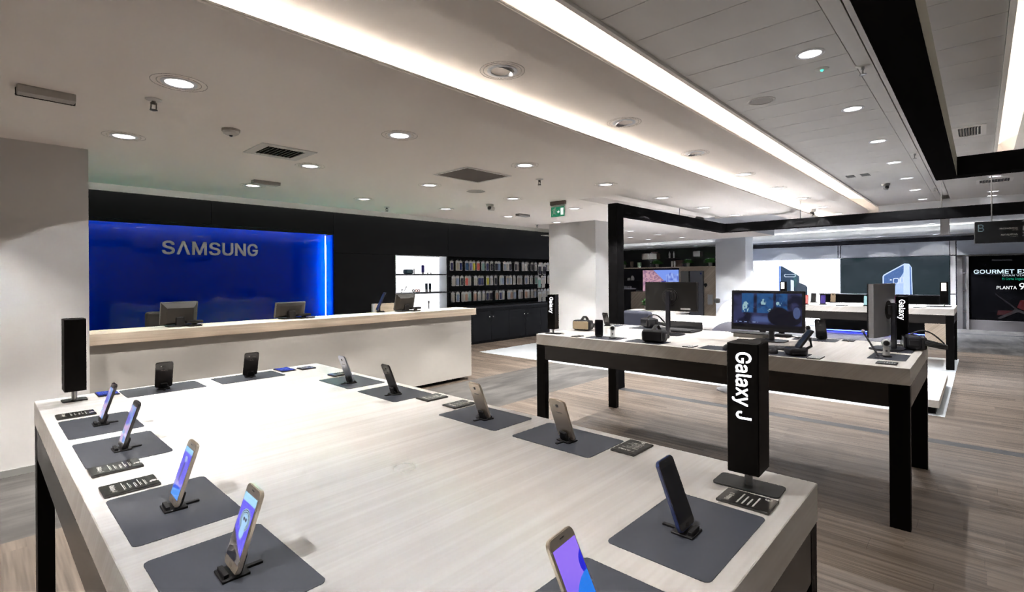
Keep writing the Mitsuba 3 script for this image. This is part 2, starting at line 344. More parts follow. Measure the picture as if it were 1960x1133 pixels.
def sign(base, label, text, ang=0.0, faces=(-1, 0)):
    """black upright box with lit lettering reading downwards, on a pole with a foot plate; faces -x by default"""
    t = thing('lettered_sign', label, 'sign')
    M = np.eye(4); M[:3, 3] = (base[0], base[1], TZ)
    T = trimesh.transformations.rotation_matrix(ang, (0, 0, 1)); T[:3, 3] = M[:3, 3]
    ap = lambda m: m.copy().apply_transform(T)
    part(t, 'base_plate', ap(prism(rrect(0.082, 0.155, 0.012), 0, 0.004)), 'dark_plate')
    part(t, 'pole', ap(lathe([(0, 0.003), (0.0095, 0.003), (0.0095, 0.05), (0, 0.05)], 16)), 'steel', 40)
    part(t, 'box', ap(B(-0.046, 0.046, -0.037, 0.037, 0.043, 0.365, 0.002)), 'black_metal')
    H = 0.034
    w = words(text, H, None, 0.0015)
    wl_ = w.bounds[1][0]
    if wl_ > 0.165: w.apply_scale((0.165 / wl_, 1, 1))
    # reading downwards: text right = -z, text up = +y seen from -x (right hand side of the viewer is -y)
    glow(t, 'lettering', ap(onto(w, (0, 0, -1), (0, -1, 0), (-0.0462, 0.014, 0.343))), (2.2, 2.2, 2.3), 0.02)
    return t
sign((1.335, 0.431), 'black upright sign with glowing letters at the near right corner of the foreground table', 'Galaxy J', math.radians(2))
sign((3.705, 2.93), 'black upright sign at the far left corner of the second table, seen from its edge', 'Galaxy', math.radians(14))
sign((4.735, 0.43), 'black upright sign at the right end of the second table, beside the curved silver monitor', 'Galaxy', math.radians(2))
t = thing('lettered_sign', 'upright sign box at the far left corner of the foreground table, its blank side showing', 'sign')
def at_sign(m, o=(0.303, 2.94, TZ), a=math.radians(90)):
    T = trimesh.transformations.rotation_matrix(a, (0, 0, 1)); T[:3, 3] = o; return m.copy().apply_transform(T)
part(t, 'base_plate', at_sign(prism(rrect(0.075, 0.085, 0.006), 0, 0.004)), 'dark_plate')
part(t, 'pole', at_sign(lathe([(0, 0.003), (0.0095, 0.003), (0.0095, 0.05), (0, 0.05)], 16)), 'steel', 40)
part(t, 'box', at_sign(B(-0.046, 0.046, -0.037, 0.037, 0.046, 0.362, 0.002)), 'black_metal')

# ================================================================== ceiling lamps
def downlight(x, y, z, label, group, I=1.0, r=0.066, ring=0.128, tint=WARM, cut=50.5, small=False):
    t = thing('downlight', label, 'ceiling light', group)
    if not small:
        part(t, 'outer_ring', move(cat([lathe([(q, 0.003), (q + 0.0005, -0.0012), (q + 0.003, -0.0012), (q + 0.0035, 0.003)], 40) for q in (0.100, ring)]), (x, y, z)), ('vc', (0.40, 0.37, 0.35)), 40)
    part(t, 'trim_ring', move(lathe([(r, 0.004), (r, -0.003), (r + 0.006, -0.006), (r + 0.018, -0.004), (r + 0.02, 0.004)], 32), (x, y, z)), 'white_cool', 40)
    lens = lathe([(0, -0.0025), (r, -0.0025)], 28); lens.invert()
    if lens.face_normals[0][2] > 0: lens.invert()
    glow(t, 'lens', move(lens, (x, y, z)), [5.0 * c for c in tint], 0.02, m='white_paint')
    if I > 0:
        S = mi.ScalarTransform4f().look_at(origin=[x, y, z - 0.008], target=[x, y, 0], up=[1, 0, 0])
        scene[f'lamp_of_{t}'] = {'type': 'spot', 'to_world': S, 'cutoff_angle': float(cut), 'beam_width': float(cut - 4), 'intensity': {'type': 'rgb', 'value': [DOWN_I * I * c for c in tint]}, 'sampling_weight': 1.0}
rows = [(3.142, 'row beside the left light cove', [0, 1, 2, 3, 4, 5, 6, 7]), (4.594, 'middle row of the white plaster ceiling', [0, 1, 2, 3, 4, 5]), (6.006, 'row nearest the black display wall', [1, 2, 3, 4, 5, 6, 7, 8, 9, 10])]
for y, nm, ks in rows:
    for n, k in enumerate(ks):
        if y == 3.142 and k == 7: continue
        x = 0.76 + 1.4 * k - (0.03 if k > 4 else 0)
        downlight(x, y, ZA, f'round recessed downlight, {ORD[n]} from the left in the {nm}', 'downlights of the white plaster ceiling', tint=WARM if k < 4 else (1.0, 0.97, 0.95), I=0.72 if (y == 3.142 and k < 2) else 0.95)
for x, y in ((-0.64, 3.142), (-0.64, 4.594), (-0.64, 1.0), (0.76, 1.0)):  # outside the frame, on the same grid
    scene[f'lamp_outside_{int(x * 100 + 900)}_{int(y * 100)}'] = {'type': 'spot', 'to_world': mi.ScalarTransform4f().look_at(origin=[x, y, 2.49], target=[x, y, 0], up=[1, 0, 0]), 'cutoff_angle': 53.0, 'beam_width': 44.0, 'intensity': {'type': 'rgb', 'value': [DOWN_I * c for c in WARM]}}
def eyeball(x, y, z, label, turn, dark):
    t = thing('gimbal_spotlight', label, 'ceiling light', 'unlit gimbal spotlights')
    part(t, 'outer_ring', move(cat([lathe([(q, 0.003), (q + 0.0005, -0.0012), (q + 0.003, -0.0012), (q + 0.0035, 0.003)], 40) for q in (0.112, 0.132)]), (x, y, z)), ('vc', (0.40, 0.37, 0.35)), 40)
    part(t, 'trim_ring', move(lathe([(0.068, 0.006), (0.068, -0.004), (0.075, -0.007), (0.090, -0.004), (0.092, 0.004)], 32), (x, y, z)), 'white_cool', 40)
    part(t, 'reflector', move(lathe([(0.0, 0.028), (0.035, 0.022), (0.060, 0.002), (0.066, -0.006), (0.068, 0.002)], 28), (x, y, z), turn, 14), ('vc_metal', (0.30, 0.30, 0.32) if dark else (0.62, 0.63, 0.66)), 40)
    part(t, 'lamp', move(lathe([(0, 0.010), (0.026, 0.010), (0.030, 0.016), (0, 0.02)], 20), (x, y, z), turn, 14), ('vc_gloss', (0.02, 0.02, 0.024) if dark else (0.3, 0.3, 0.32)), 40)
eyeball(2.16, 2.08, ZB, 'unlit gimbal spotlight with bright silver reflector, nearest of the ceiling between the coves', 30, False)
eyeball(3.56, 2.08, ZB, 'unlit gimbal spotlight with dark lamp, second in the ceiling between the coves', 200, True)
eyeball(4.95, 2.09, ZB, 'small looking unlit gimbal spotlight, third in the ceiling between the coves', 200, True)
for n, x in enumerate((6.41, 7.76, 9.12, 10.55, 11.91)):
    downlight(x, 2.10, ZB, f'lit downlight, {ORD[n]} after the unlit spotlights between the two coves', 'downlights between the coves', tint=(1, 0.97, 0.95))
for n, x in enumerate((3.57, 5.0, 6.40, 7.76, 9.16, 10.53, 11.95)):
    downlight(x, 0.77, ZM, f'small trimless downlight, {ORD[n]} from the viewer in the grey metal ceiling', 'downlights in the metal ceiling', r=0.062, small=True, I=0.6, tint=(0.98, 0.98, 1.0))
for n, (x, y, w) in enumerate(((9.89, -0.16, 'below the black beam at the right'), (11.68, -0.17, 'second from the black beam at the right'), (12.3, -0.16, 'far right, just above the far black beam'), (8.1, 0.17, 'peeping out above the corner of the black beam'))):
    downlight(x, y, ZM, f'small downlight in the metal ceiling, {w}', 'downlights right of the ceiling beam', r=0.062, small=True, I=0.6, tint=(0.98, 0.98, 1.0))
for n, (x, y) in enumerate(((15.6, 4.34), (15.35, 3.75), (16.16, 3.2), (16.4, 2.24), (16.4, 0.88))):
    downlight(x, y, 2.715, f'far downlight, {ORD[n]} from the left before the cove of the screen wall', 'far downlights', r=0.07, small=True, tint=COOL, I=3.6)
for n, (x, y) in enumerate(((17.28, 4.49), (17.2, 3.22), (17.2, 2.03), (17.45, 0.87), (17.3, 9.1), (17.3, 7.3))):
    downlight(x, y, 2.50, f'small downlight in the far soffit, {["first", "second", "third", "fourth"][n] + " from the left above the lit screens" if n < 4 else ["left", "right"][n - 4] + " one above the plant shelf"}', 'far soffit downlights', r=0.06, small=True, tint=COOL, I=2.6)
for n, (x, y) in enumerate(((12.16, 6.94), (13.3, 7.0), (13.6, 8.6))):
    downlight(x, y, ZA, f'downlight seen through the black frame, {ORD[n]} of three above the kitchen area', 'kitchen downlights', small=True, tint=COOL)
for x, y in ((1.9, -1.2), (4.0, -1.2), (6.2, -1.2)):   # the soffit right of the frame, out of view
    scene[f'lamp_right_{int(x * 10)}'] = {'type': 'spot', 'to_world': mi.ScalarTransform4f().look_at(origin=[x, y, 2.66], target=[x, y, 0], up=[1, 0, 0]), 'cutoff_angle': 53.0, 'beam_width': 44.0, 'intensity': {'type': 'rgb', 'value': [0.35 * DOWN_I * c for c in WARM]}}

# ================================================================== small things on the ceilings
def sprinkler(x, y, z, label, dark=True):
    t = thing('sprinkler', label, 'sprinkler', 'ceiling sprinklers')
    part(t, 'rosette', move(lathe([(0, -0.012), (0.022, -0.012), (0.042, -0.004), (0.044, 0.003), (0, 0.003)], 24), (x, y, z)), 'white_paint', 40)
    c = ('vc_metal', (0.06, 0.055, 0.05)) if dark else ('vc_metal', (0.25, 0.25, 0.25))
    part(t, 'frame', cat([cyl((x, y, z - 0.005), (x, y, z - 0.026), 0.011, 12), cyl((x - 0.013, y, z - 0.02), (x - 0.013, y, z - 0.062), 0.0035, 8), cyl((x + 0.013, y, z - 0.02), (x + 0.013, y, z - 0.062), 0.0035, 8), B(x - 0.016, x + 0.016, y - 0.004, y + 0.004, z - 0.03, z - 0.022)]), c)
    part(t, 'deflector', move(lathe([(0, -0.066), (0.020, -0.064), (0.020, -0.061), (0, -0.061)], 16), (x, y, z)), c)
sprinkler(0.725, 3.533, ZA, 'dark sprinkler head below the largest lit downlight')
sprinkler(4.18, 3.48, ZA, 'thin dark sprinkler near the middle of the plaster ceiling')
sprinkler(4.20, 6.45, ZA, 'dark sprinkler just above the top edge of the black wall')
sprinkler(7.79, 6.56, ZA, 'tiny dark sprinkler near the right end of the black wall')
sprinkler(4.01, 0.56, ZM, 'white based sprinkler beside the black ceiling beam, nearest one', False)
sprinkler(7.33, 0.54, ZM, 'small sprinkler halfway along the black ceiling beam', False)
sprinkler(10.43, 0.52, ZM, 'small sprinkler past the end of the black ceiling beam', False)
t = thing('smoke_detector', 'round white smoke detector left of the slatted air vent', 'smoke detector')
part(t, 'base', move(lathe([(0, -0.014), (0.058, -0.014), (0.060, 0.003), (0, 0.003)], 28), (1.246, 3.864, ZA)), ('vc', (0.34, 0.31, 0.29)), 40)
part(t, 'cover', move(lathe([(0, -0.042), (0.030, -0.040), (0.048, -0.030), (0.054, -0.014), (0, -0.014)], 28), (1.246, 3.864, ZA)), 'white_paint', 40)
part(t, 'sensor', move(lathe([(0, -0.048), (0.010, -0.048), (0.012, -0.038), (0, -0.038)], 16), (1.246, 3.864, ZA)), ('vc', BLACK))
t = thing('emergency_light', 'flat grey bar shaped emergency light on the ceiling at the far left', 'emergency light')
part(t, 'body', B(0.165, 0.405, 3.755, 3.835, ZA - 0.042, ZA + 0.001, 0.004), ('vc', (0.40, 0.38, 0.36)))
part(t, 'back_plate', B(0.16, 0.41, 3.835, 3.842, ZA - 0.045, ZA + 0.001), ('vc', (0.03, 0.03, 0.03)))
t = thing('air_vent', 'square slatted air vent in the plaster ceiling over the counter', 'vent')
fr = prism(sbox(1.53, 4.05, 1.97, 4.47).difference(sbox(1.60, 4.12, 1.90, 4.40)), ZA - 0.006, ZA + 0.002)
part(t, 'frame', fr, 'white_paint')
part(t, 'backing', B(1.60, 1.90, 4.12, 4.40, ZA - 0.0015, ZA), ('vc', (0.01, 0.01, 0.01)))
for i in range(9):
    x = 1.613 + i * 0.0335
    part(t, 'slat', onto(B(-0.012, 0.012, -0.14, 0.14, -0.001, 0.001), (0.80, 0, 0.60), (0, 1, 0), (x, 4.26, ZA - 0.010)), ('vc', (0.45, 0.42, 0.40)))
t = thing('return_grille', 'dark square return air grille in the middle of the plaster ceiling', 'vent')
part(t, 'frame', prism(sbox(3.215, 3.57, 3.84, 4.09).difference(sbox(3.245, 3.60, 3.81, 4.06)), ZA - 0.006, ZA + 0.002), 'white_paint')
part(t, 'mesh', B(3.245, 3.81, 3.60, 4.06, ZA - 0.004, ZA - 0.001), ('vc', (0.075, 0.062, 0.055)))
for x0, x1, y0, y1, la, n in ((6.34, 6.82, -0.05, 0.19, 'slatted vent in the metal ceiling right of the black beam', 7), (10.12, 10.55, -0.36, 0.04, 'flat slatted vent in the metal ceiling past the black beam', 9)):
    t = thing('air_vent', la, 'vent')
    part(t, 'frame', prism(sbox(x0, y0, x1, y1).difference(sbox(x0 + 0.05, y0 + 0.04, x1 - 0.05, y1 - 0.04)), ZM - 0.008, ZM + 0.001), 'white_paint')
    part(t, 'backing', B(x0 + 0.05, x1 - 0.05, y0 + 0.04, y1 - 0.04, ZM - 0.002, ZM), ('vc', (0.02, 0.02, 0.02)))
    for i in range(n):
        y = y0 + 0.05 + (y1 - y0 - 0.1) * (i + 0.5) / n
        part(t, 'slat', onto(B(-0.011, 0.011, -(x1 - x0) / 2 + 0.05, (x1 - x0) / 2 - 0.05, -0.001, 0.001), (0, 0.35, -0.94), (1, 0, 0), ((x0 + x1) / 2, y, ZM - 0.011)), 'white_paint')
t = thing('ceiling_speaker', 'round white ceiling speaker in the nearest part of the metal ceiling', 'speaker')
part(t, 'rim', move(lathe([(0.085, 0.002), (0.085, -0.004), (0.098, -0.004), (0.1, 0.002)], 32), (4.265, 1.26, ZM)), 'white_paint', 40)
part(t, 'grille', move(lathe([(0, -0.003), (0.085, -0.002), (0.085, 0.0)], 28), (4.265, 1.26, ZM)), ('vc', (0.30, 0.28, 0.27)), 40)
t = thing('ceiling_speaker', 'faint round speaker plate beside the dark square grille', 'speaker')
part(t, 'rim', move(lathe([(0.115, 0.002), (0.115, -0.004), (0.125, -0.003), (0.127, 0.002)], 32), (4.21, 4.52, ZA)), 'plaster', 40)
part(t, 'grille', move(lathe([(0, -0.004), (0.115, -0.003), (0.115, 0.0)], 28), (4.21, 4.52, ZA)), ('vc', (0.42, 0.40, 0.38)), 40)
t = thing('ceiling_indicator', 'small round device with a green light below the nearest metal ceiling downlight', 'indicator')
part(t, 'rim', move(lathe([(0, -0.006), (0.028, -0.006), (0.042, -0.002), (0.043, 0.003), (0, 0.003)], 24), (3.89, 0.77, ZM)), 'white_paint', 40)
glow(t, 'light', ball(0.010, (3.89, 0.77, ZM - 0.008), 2), (0.15, 1.6, 1.0))
def dome_cam(x, y, z, label, s=1.0, body='white_paint'):
    t = thing('security_camera', label, 'camera')
    part(t, 'base', move(lathe([(0, -0.035 * s), (0.050 * s, -0.035 * s), (0.058 * s, 0.002), (0, 0.002)], 24), (x, y, z)), body, 40)
    part(t, 'housing', onto(lathe([(0, 0), (0.032 * s, 0), (0.032 * s, 0.09 * s), (0, 0.09 * s)], 16), (0, 0, -1), (0, 1, 0), (x - 0.02 * s, y, z - 0.06 * s)).apply_translation((0, 0, 0)), body, 40)
    part(t, 'eye', ball(0.026 * s, (x - 0.03 * s, y - 0.02 * s, z - 0.055 * s), 2), ('vc_gloss', BLACK), True)
dome_cam(5.11, 5.19, ZA, 'small security camera under the ceiling above the phone case shelves')
dome_cam(10.75, 2.33, ZB, 'white security camera at the far end of the ceiling between the coves', 1.6)
dome_cam(9.51, 1.05, ZM, 'dark security camera in the far metal ceiling', 1.0, 'steel')
for x, y, la in ((6.32, 5.63, 'dark edged linear ceiling light right of the small security camera'), (2.17, 5.66, 'dark bracket lamp beside a lit downlight over the counter')):
    t = thing('emergency_light', la, 'emergency light')
    part(t, 'body', B(x - 0.14, x + 0.14, y - 0.045, y + 0.045, ZA - 0.035, ZA + 0.001, 0.006), ('vc', (0.30, 0.29, 0.28)))
    part(t, 'lamp_cover', B(x - 0.12, x + 0.12, y - 0.03, y + 0.03, ZA - 0.041, ZA - 0.034), ('vc', (0.55, 0.55, 0.55)))
t = thing('slot_vent', 'pair of thin dark slots in the far metal ceiling near the cove', 'vent')
for y in (1.16, 1.33): part(t, 'slot', B(8.33, 8.53, y - 0.05, y + 0.05, ZM - 0.003, ZM, 0.001), ('vc', (0.06, 0.06, 0.06)))
# exit sign
t = thing('exit_sign', 'green and white running man exit sign hanging from the ceiling', 'sign')
ex, ey, ew, eh = 5.58, 4.313, 0.25, 0.17
part(t, 'housing', B(ex - 0.02, ex + 0.02, ey - 0.13, ey + 0.13, 2.452, 2.506, 0.004), ('vc', (0.10, 0.075, 0.065)))
part(t, 'stripe', B(ex - 0.006, ex + 0.006, ey - 0.122, ey + 0.122, 2.425, 2.455), 'white_paint')
part(t, 'plate', B(ex - 0.006, ex + 0.006, ey - 0.122, ey + 0.122, 2.285, 2.425), ('vc', (0.9, 0.9, 0.9)))
glow(t, 'panel', B(ex - 0.009, ex - 0.006, ey - 0.116, ey + 0.116, 2.29, 2.424), (0.0, 0.16, 0.075))
man = unary_union([Polygon([(0.02, 0.02), (0.034, 0.03), (0.055, 0.062), (0.066, 0.085), (0.052, 0.09), (0.04, 0.068)]), Polygon([(0.05, 0.05), (0.075, 0.03), (0.098, 0.036), (0.096, 0.046), (0.078, 0.044), (0.06, 0.068)]), Polygon([(0.03, 0.088), (0.045, 0.098), (0.07, 0.093), (0.085, 0.08), (0.09, 0.086), (0.072, 0.104), (0.042, 0.108), (0.026, 0.096)])])
part(t, 'running_man', onto(cat([prism(man, 0, 0.002), prism(rrect(0.022, 0.022, 0.0109, 0.076, 0.115), 0, 0.002)]), (0, -1, 0), (0, 0, 1), (ex - 0.0092, ey + 0.116, 2.288)), ('vc', (0.92, 0.95, 0.93)))
glow(t, 'arrow', onto(prism(Polygon([(0.105, 0.06), (0.13, 0.06), (0.13, 0.045), (0.152, 0.067), (0.13, 0.089), (0.13, 0.074), (0.105, 0.074)]), 0, 0.002), (0, -1, 0), (0, 0, 1), (ex - 0.0092, ey + 0.116, 2.288)), (0.8, 0.85, 0.82))
glow(t, 'door_symbol', onto(prism(sbox(0.168, 0.02, 0.216, 0.118), 0, 0.002), (0, -1, 0), (0, 0, 1), (ex - 0.0092, ey + 0.116, 2.288)), (0.8, 0.85, 0.82))

# ================================================================== counter
t = thing('service_counter', 'long cream service counter with a thick wooden top before the blue glass wall', 'counter')
part(t, 'base', B(0.64, 4.86, 5.335, 5.72, 0.045, 0.912, 0.002), 'cream')
part(t, 'plinth', B(0.64, 4.70, 5.40, 5.70, 0.0, 0.045), 'black_panel')
part(t, 'countertop', B(0.64, 4.925, 5.300, 5.74, 0.912, 1.006, 0.002), 'wood_counter')
t = thing('wooden_divider', 'low wooden divider block standing behind the right end of the counter', 'divider')
part(t, 'panel', B(4.02, 4.62, 6.5, 6.54, 0.0, 1.07, 0.002), 'wood_counter')
part(t, 'edge', B(3.985, 4.02, 6.5, 6.54, 0.0, 1.07, 0.001), ('vc', (0.55, 0.53, 0.55)))
def pos(x, y, label, w=0.30, h=0.215, turn=0.0, slim=False, side=True):
    """a till screen seen from behind: it faces +y and leans back towards -y's viewer"""
    t = thing('till_monitor', label, 'monitor')
    z0 = 1.006
    put_ = lambda m: move(m, (x, y, z0), turn)
    lean = lambda m: move(m, (0, 0.03, 0.02), 0, 14)
    d = 0.018 if slim else 0.05
    back = trimesh.convex.convex_hull(np.array([(sx * w / 2, 0.0, z) for sx in (-1, 1) for z in (0, h)] + [(sx * w * 0.36, -d, z) for sx in (-1, 1) for z in (h * 0.12, h * 0.80)]))
    part(t, 'back_cover', put_(lean(back)), ('vc', (0.014, 0.013, 0.012)), 20)
    part(t, 'bezel', put_(lean(B(-w / 2 - 0.002, w / 2 + 0.002, -0.004, 0.014, -0.002, h + 0.003, 0.003))), ('vc', (0.06, 0.06, 0.06)))
    part(t, 'screen', put_(lean(B(-w / 2 + 0.015, w / 2 - 0.015, 0.0135, 0.016, 0.018, h - 0.015))), 'screen_off')
    part(t, 'stand', put_(cat([B(-0.035, 0.035, -0.05, 0.02, 0.0, 0.09, 0.006), B(-0.10, 0.10, -0.06, 0.09, 0.0, 0.012, 0.004)])), ('vc', BLACK))
    if side: part(t, 'rear_display', put_(cat([rbox(0.03, 0.17, -0.13, -0.06, 0.03, 0.055, 0.008, 1), B(0.08, 0.12, -0.11, -0.08, 0.0, 0.035, 0.003), rbox(0.05, 0.16, -0.135, -0.055, 0.0, 0.014, 0.005, 1)])), ('vc_gloss', BLACK), 30)
pos(1.33, 5.56, 'black till monitor with a silver top edge at the left of the counter')
t = thing('office_chair', 'dark rounded chair back rising behind the counter beside the left till monitor', 'chair')
part(t, 'backrest', move(rbox(-0.17, 0.17, -0.03, 0.03, -0.25, 0.25, 0.029, 2), (1.36, 6.25, 0.87), 8), ('vc', (0.03, 0.028, 0.026)), 40)
part(t, 'seat', rbox(1.17, 1.60, 5.80, 6.22, 0.50, 0.57, 0.03, 2), ('vc', (0.03, 0.028, 0.026)), 40)
part(t, 'post', cyl((1.385, 6.02, 0.03), (1.385, 6.02, 0.5), 0.03), 'black_metal', 40)
part(t, 'spine', tube([(1.39, 6.15, 0.52), (1.39, 6.30, 0.6), (1.39, 6.29, 0.82)], 0.02), 'black_metal', 40)
for k in range(5):
    a = k * 2 * PI / 5
    part(t, 'foot', tube([(1.385, 6.02, 0.09), (1.385 + 0.26 * math.cos(a), 6.02 + 0.26 * math.sin(a), 0.03)], 0.018), 'black_metal', 40)
pos(2.40, 5.60, 'slim black till monitor in the middle of the counter', 0.345, 0.165, 6, True)
t = thing('card_reader', 'flat clear stand with a small reader right of the middle till monitor', 'card reader')
part(t, 'tray', B(2.50, 2.66, 5.40, 5.50, 1.006, 1.010, 0.001), 'steel')
part(t, 'reader', rbox(2.52, 2.60, 5.43, 5.48, 1.010, 1.03, 0.006, 1), ('vc', DGREY), 30)
pos(3.90, 5.58, 'bulky black till monitor at the right end of the counter', 0.30, 0.215, 0)
t = thing('till_monitor', 'turned black till screen just left of the right bulky till monitor', 'monitor')
scr = move(B(-0.005, 0.012, -0.14, 0.14, 0, 0.23, 0.004), (0, 0, 0))
M_ = lambda m: move(move(m, (0, 0, 0.025), 0, 0), (3.56, 5.72, 1.006), -28)
sh = np.eye(4); sh[0, 2] = 0.45
part(t, 'panel', M_(scr.copy().apply_transform(sh)), ('vc_gloss', (0.012, 0.014, 0.03)))
part(t, 'screen', M_(B(-0.0065, -0.005, -0.12, 0.12, 0.03, 0.21).apply_transform(sh)), ('vc_gloss', (0.01, 0.012, 0.05)))
part(t, 'stand', M_(cat([B(0.0, 0.10, -0.06, 0.06, -0.025, -0.012, 0.003), B(0.02, 0.045, -0.03, 0.03, -0.02, 0.06, 0.003)])), ('vc', BLACK))

# ================================================================== black display wall
YW = 8.25
t = thing('display_wall', 'black panelled wall holding the blue glass, bright shelves and phone cases', 'display wall')
for x0, x1, z0, z1 in ((0.60, 2.39, 2.25, 2.603), (2.39, 4.295, 2.25, 2.603), (4.295, 6.87, 1.895, 2.603), (6.87, 10.73, 1.895, 2.603), (4.295, 5.555, 0.0, 1.895), (0.60, 4.295, 0, 0.78), (5.555, 6.83, 0, 0.72), (6.83, 6.87, 0, 1.895), (6.87, 10.43, 0, 0.835), (10.43, 10.50, 0, 1.895), (10.5, 10.73, 0.0, 0.72)):
    part(t, 'panel', B(x0 + 0.0015, x1 - 0.0015, YW, YW + 0.33, z0 + 0.001, z1 - 0.001, 0.002), 'black_panel')
part(t, 'fascia', B(0.6, 4.293, YW, YW + 0.02, 2.208, 2.249), 'black_panel')
part(t, 'niche_back', B(6.87, 10.43, YW + 0.28, YW + 0.33, 0.835, 1.895), 'black_panel')
part(t, 'rail', cat([B(6.87, 10.43, YW + 0.24, YW + 0.28, z, z + 0.03) for z in (1.79, 1.46, 1.11)]), ('vc', (0.03, 0.03, 0.035)))
# blue glass wall
t = thing('blue_glass_wall', 'blue backlit glass wall with white lettering behind the counter', 'glass wall')
part(t, 'back_board', B(0.60, 4.29, YW + 0.22, YW + 0.24, 0.78, 2.249), 'blue_paint')
part(t, 'side_return', B(4.272, 4.292, YW, YW + 0.24, 0.78, 2.206), 'blue_paint')
cuts = [0.60, 1.446, 2.390, 3.326, 4.25]
for i, (a, b) in enumerate(zip(cuts, cuts[1:])):
    q = quad_uv(b - a - 0.004, 1.42)[0]
    m = move(onto(q, (1, 0, 0), (0, 0, 1), (0, 0, 0.71)), ((a + b) / 2, YW + 0.004, 0.785), (0.5, -0.4, 0.6, -0.3)[i], (0.25, -0.3, 0.4, 0.1)[i])
    part(t, 'pane', m, 'pane_glass')
glow(t, 'edge_light', B(4.205, 4.222, YW + 0.14, YW + 0.15, 0.79, 2.19), (24.0, 150.0, 84.0), 2.0)
glow(t, 'edge_light', B(0.66, 0.68, YW + 0.14, YW + 0.15, 0.79, 2.19), (10.0, 56.0, 34.0), 1.5)
glow(t, 'edge_light', B(0.7, 4.2, YW + 0.11, YW + 0.12, 2.228, 2.238), (7.0, 40.0, 22.0), 2.0)
t = thing('wall_lettering', 'large pale metallic capital letters on the blue glass', 'lettering')
xs = 0.0
for ch, w in zip('SΛMSUNG', (0.175, 0.185, 0.215, 0.175, 0.172, 0.178, 0.172)):
    m = words(ch, 0.190, None, 0.03, True); m.apply_translation((0, -m.bounds[0][1], 0)); e = m.bounds[1]
    m.apply_scale((w * 0.86 / e[0], 0.190 / e[1], 1))
    part(t, 'letter', onto(m, (1, 0, 0), (0, 0, 1), (1.772 + xs, YW - 0.004, 1.800)), ('vc_metal', (0.72, 0.71, 0.70)))
    xs += w * 1.001
# bright shelves left of the cases
t = thing('lit_shelf_unit', 'bright white backlit shelf niche with three shelves of gadgets, left of the phone cases', 'shelf')
glow(t, 'back_panel', B(5.56, 6.825, YW + 0.24, YW + 0.25, 0.74, 1.888), (1.25, 1.27, 1.32), 2.0)
for z in (1.14, 1.515): part(t, 'shelf', B(5.56, 6.825, YW + 0.005, YW + 0.24, z - 0.016, z + 0.012), ('vc', (0.06, 0.066, 0.08)))
part(t, 'lining', cat([B(5.556, 5.566, YW + 0.005, YW + 0.24, 0.74, 1.89), B(6.82, 6.83, YW + 0.005, YW + 0.24, 0.74, 1.89), B(5.556, 6.83, YW + 0.005, YW + 0.24, 1.886, 1.894)]), 'white_cool')
t = thing('lit_shelf_unit', 'narrow bright white backlit shelf strip at the right end of the black wall', 'shelf')
glow(t, 'back_panel', B(10.50, 10.73, YW + 0.02, YW + 0.03, 0.74, 1.888), (1.25, 1.27, 1.32), 0.2)
for z in (1.14, 1.515): part(t, 'shelf', B(10.50, 10.73, YW - 0.05, YW + 0.02, z - 0.016, z + 0.012), ('vc', (0.06, 0.066, 0.08)))
def on_shelf(name, label, cat_, mesh, col, m='vc', sm=30, group=None):
    t = thing(name, label, cat_, group)
    put(t, mesh, (m, col), sm)
YS = YW + 0.12
t = thing('headset', 'small dark virtual reality headset on the top bright shelf', 'headset')
part(t, 'visor', rbox(5.84, 6.03, YS - 0.05, YS + 0.05, 1.528, 1.615, 0.025), ('vc', (0.02, 0.04, 0.06)), 30)
part(t, 'lens_plate', rbox(5.86, 6.0, YS - 0.058, YS - 0.045, 1.54, 1.60, 0.005, 1), ('vc_gloss', (0.03, 0.08, 0.11)), 30)
on_shelf('stylus', 'thin dark upright stylus beside the small headset on the top bright shelf', 'stylus', lathe([(0, 1.528), (0.008, 1.528), (0.008, 1.625), (0, 1.63)], 12).apply_translation((6.075, YS, 0)), (0.02, 0.02, 0.03))
t = thing('speaker', 'violet upright bottle shaped speaker on the top bright shelf', 'speaker')
part(t, 'body', lathe([(0, 1.555), (0.026, 1.558), (0.028, 1.57), (0.028, 1.69), (0.022, 1.702), (0, 1.704)], 20).apply_translation((6.295, YS, 0)), ('vc', (0.05, 0.04, 0.22)), 40)
part(t, 'foot', lathe([(0, 1.528), (0.02, 1.528), (0.02, 1.556), (0, 1.556)], 16).apply_translation((6.295, YS, 0)), 'white_paint')
for x, la in ((6.42, 'left'), (6.50, 'right')):
    on_shelf('earbud', f'tiny pale earbud on the top bright shelf, {la} one of two', 'earbud', ball(0.012, (x, YS, 1.540), 2), (0.5, 0.42, 0.38))
t = thing('earphones', 'pair of thin pale earphones on the middle bright shelf', 'earphones')
part(t, 'cable', tube([(5.77, YS, 1.16), (5.80, YS, 1.22), (5.84, YS, 1.19), (5.88, YS, 1.26)], 0.004, 6), ('vc', (0.30, 0.28, 0.27)))
for x, z in ((5.78, 1.21), (5.885, 1.265)): part(t, 'earpiece', ball(0.012, (x, YS, z), 2), ('vc', (0.25, 0.24, 0.23)), True)
part(t, 'clip', B(5.765, 5.775, YS - 0.01, YS + 0.01, 1.152, 1.17), ('vc', (0.3, 0.3, 0.3)))
for i, (x, c) in enumerate(((6.06, (0.35, 0.28, 0.26)), (6.13, (0.75, 0.30, 0.26)), (6.19, (0.75, 0.42, 0.38)))):
    on_shelf('bracelet', f'small {["brown", "pink", "pale pink"][i]} fitness bracelet on the middle bright shelf', 'bracelet', move(trimesh.creation.torus(0.024, 0.008, 20, 8), (x, YS, 1.184), 0, 75), c)
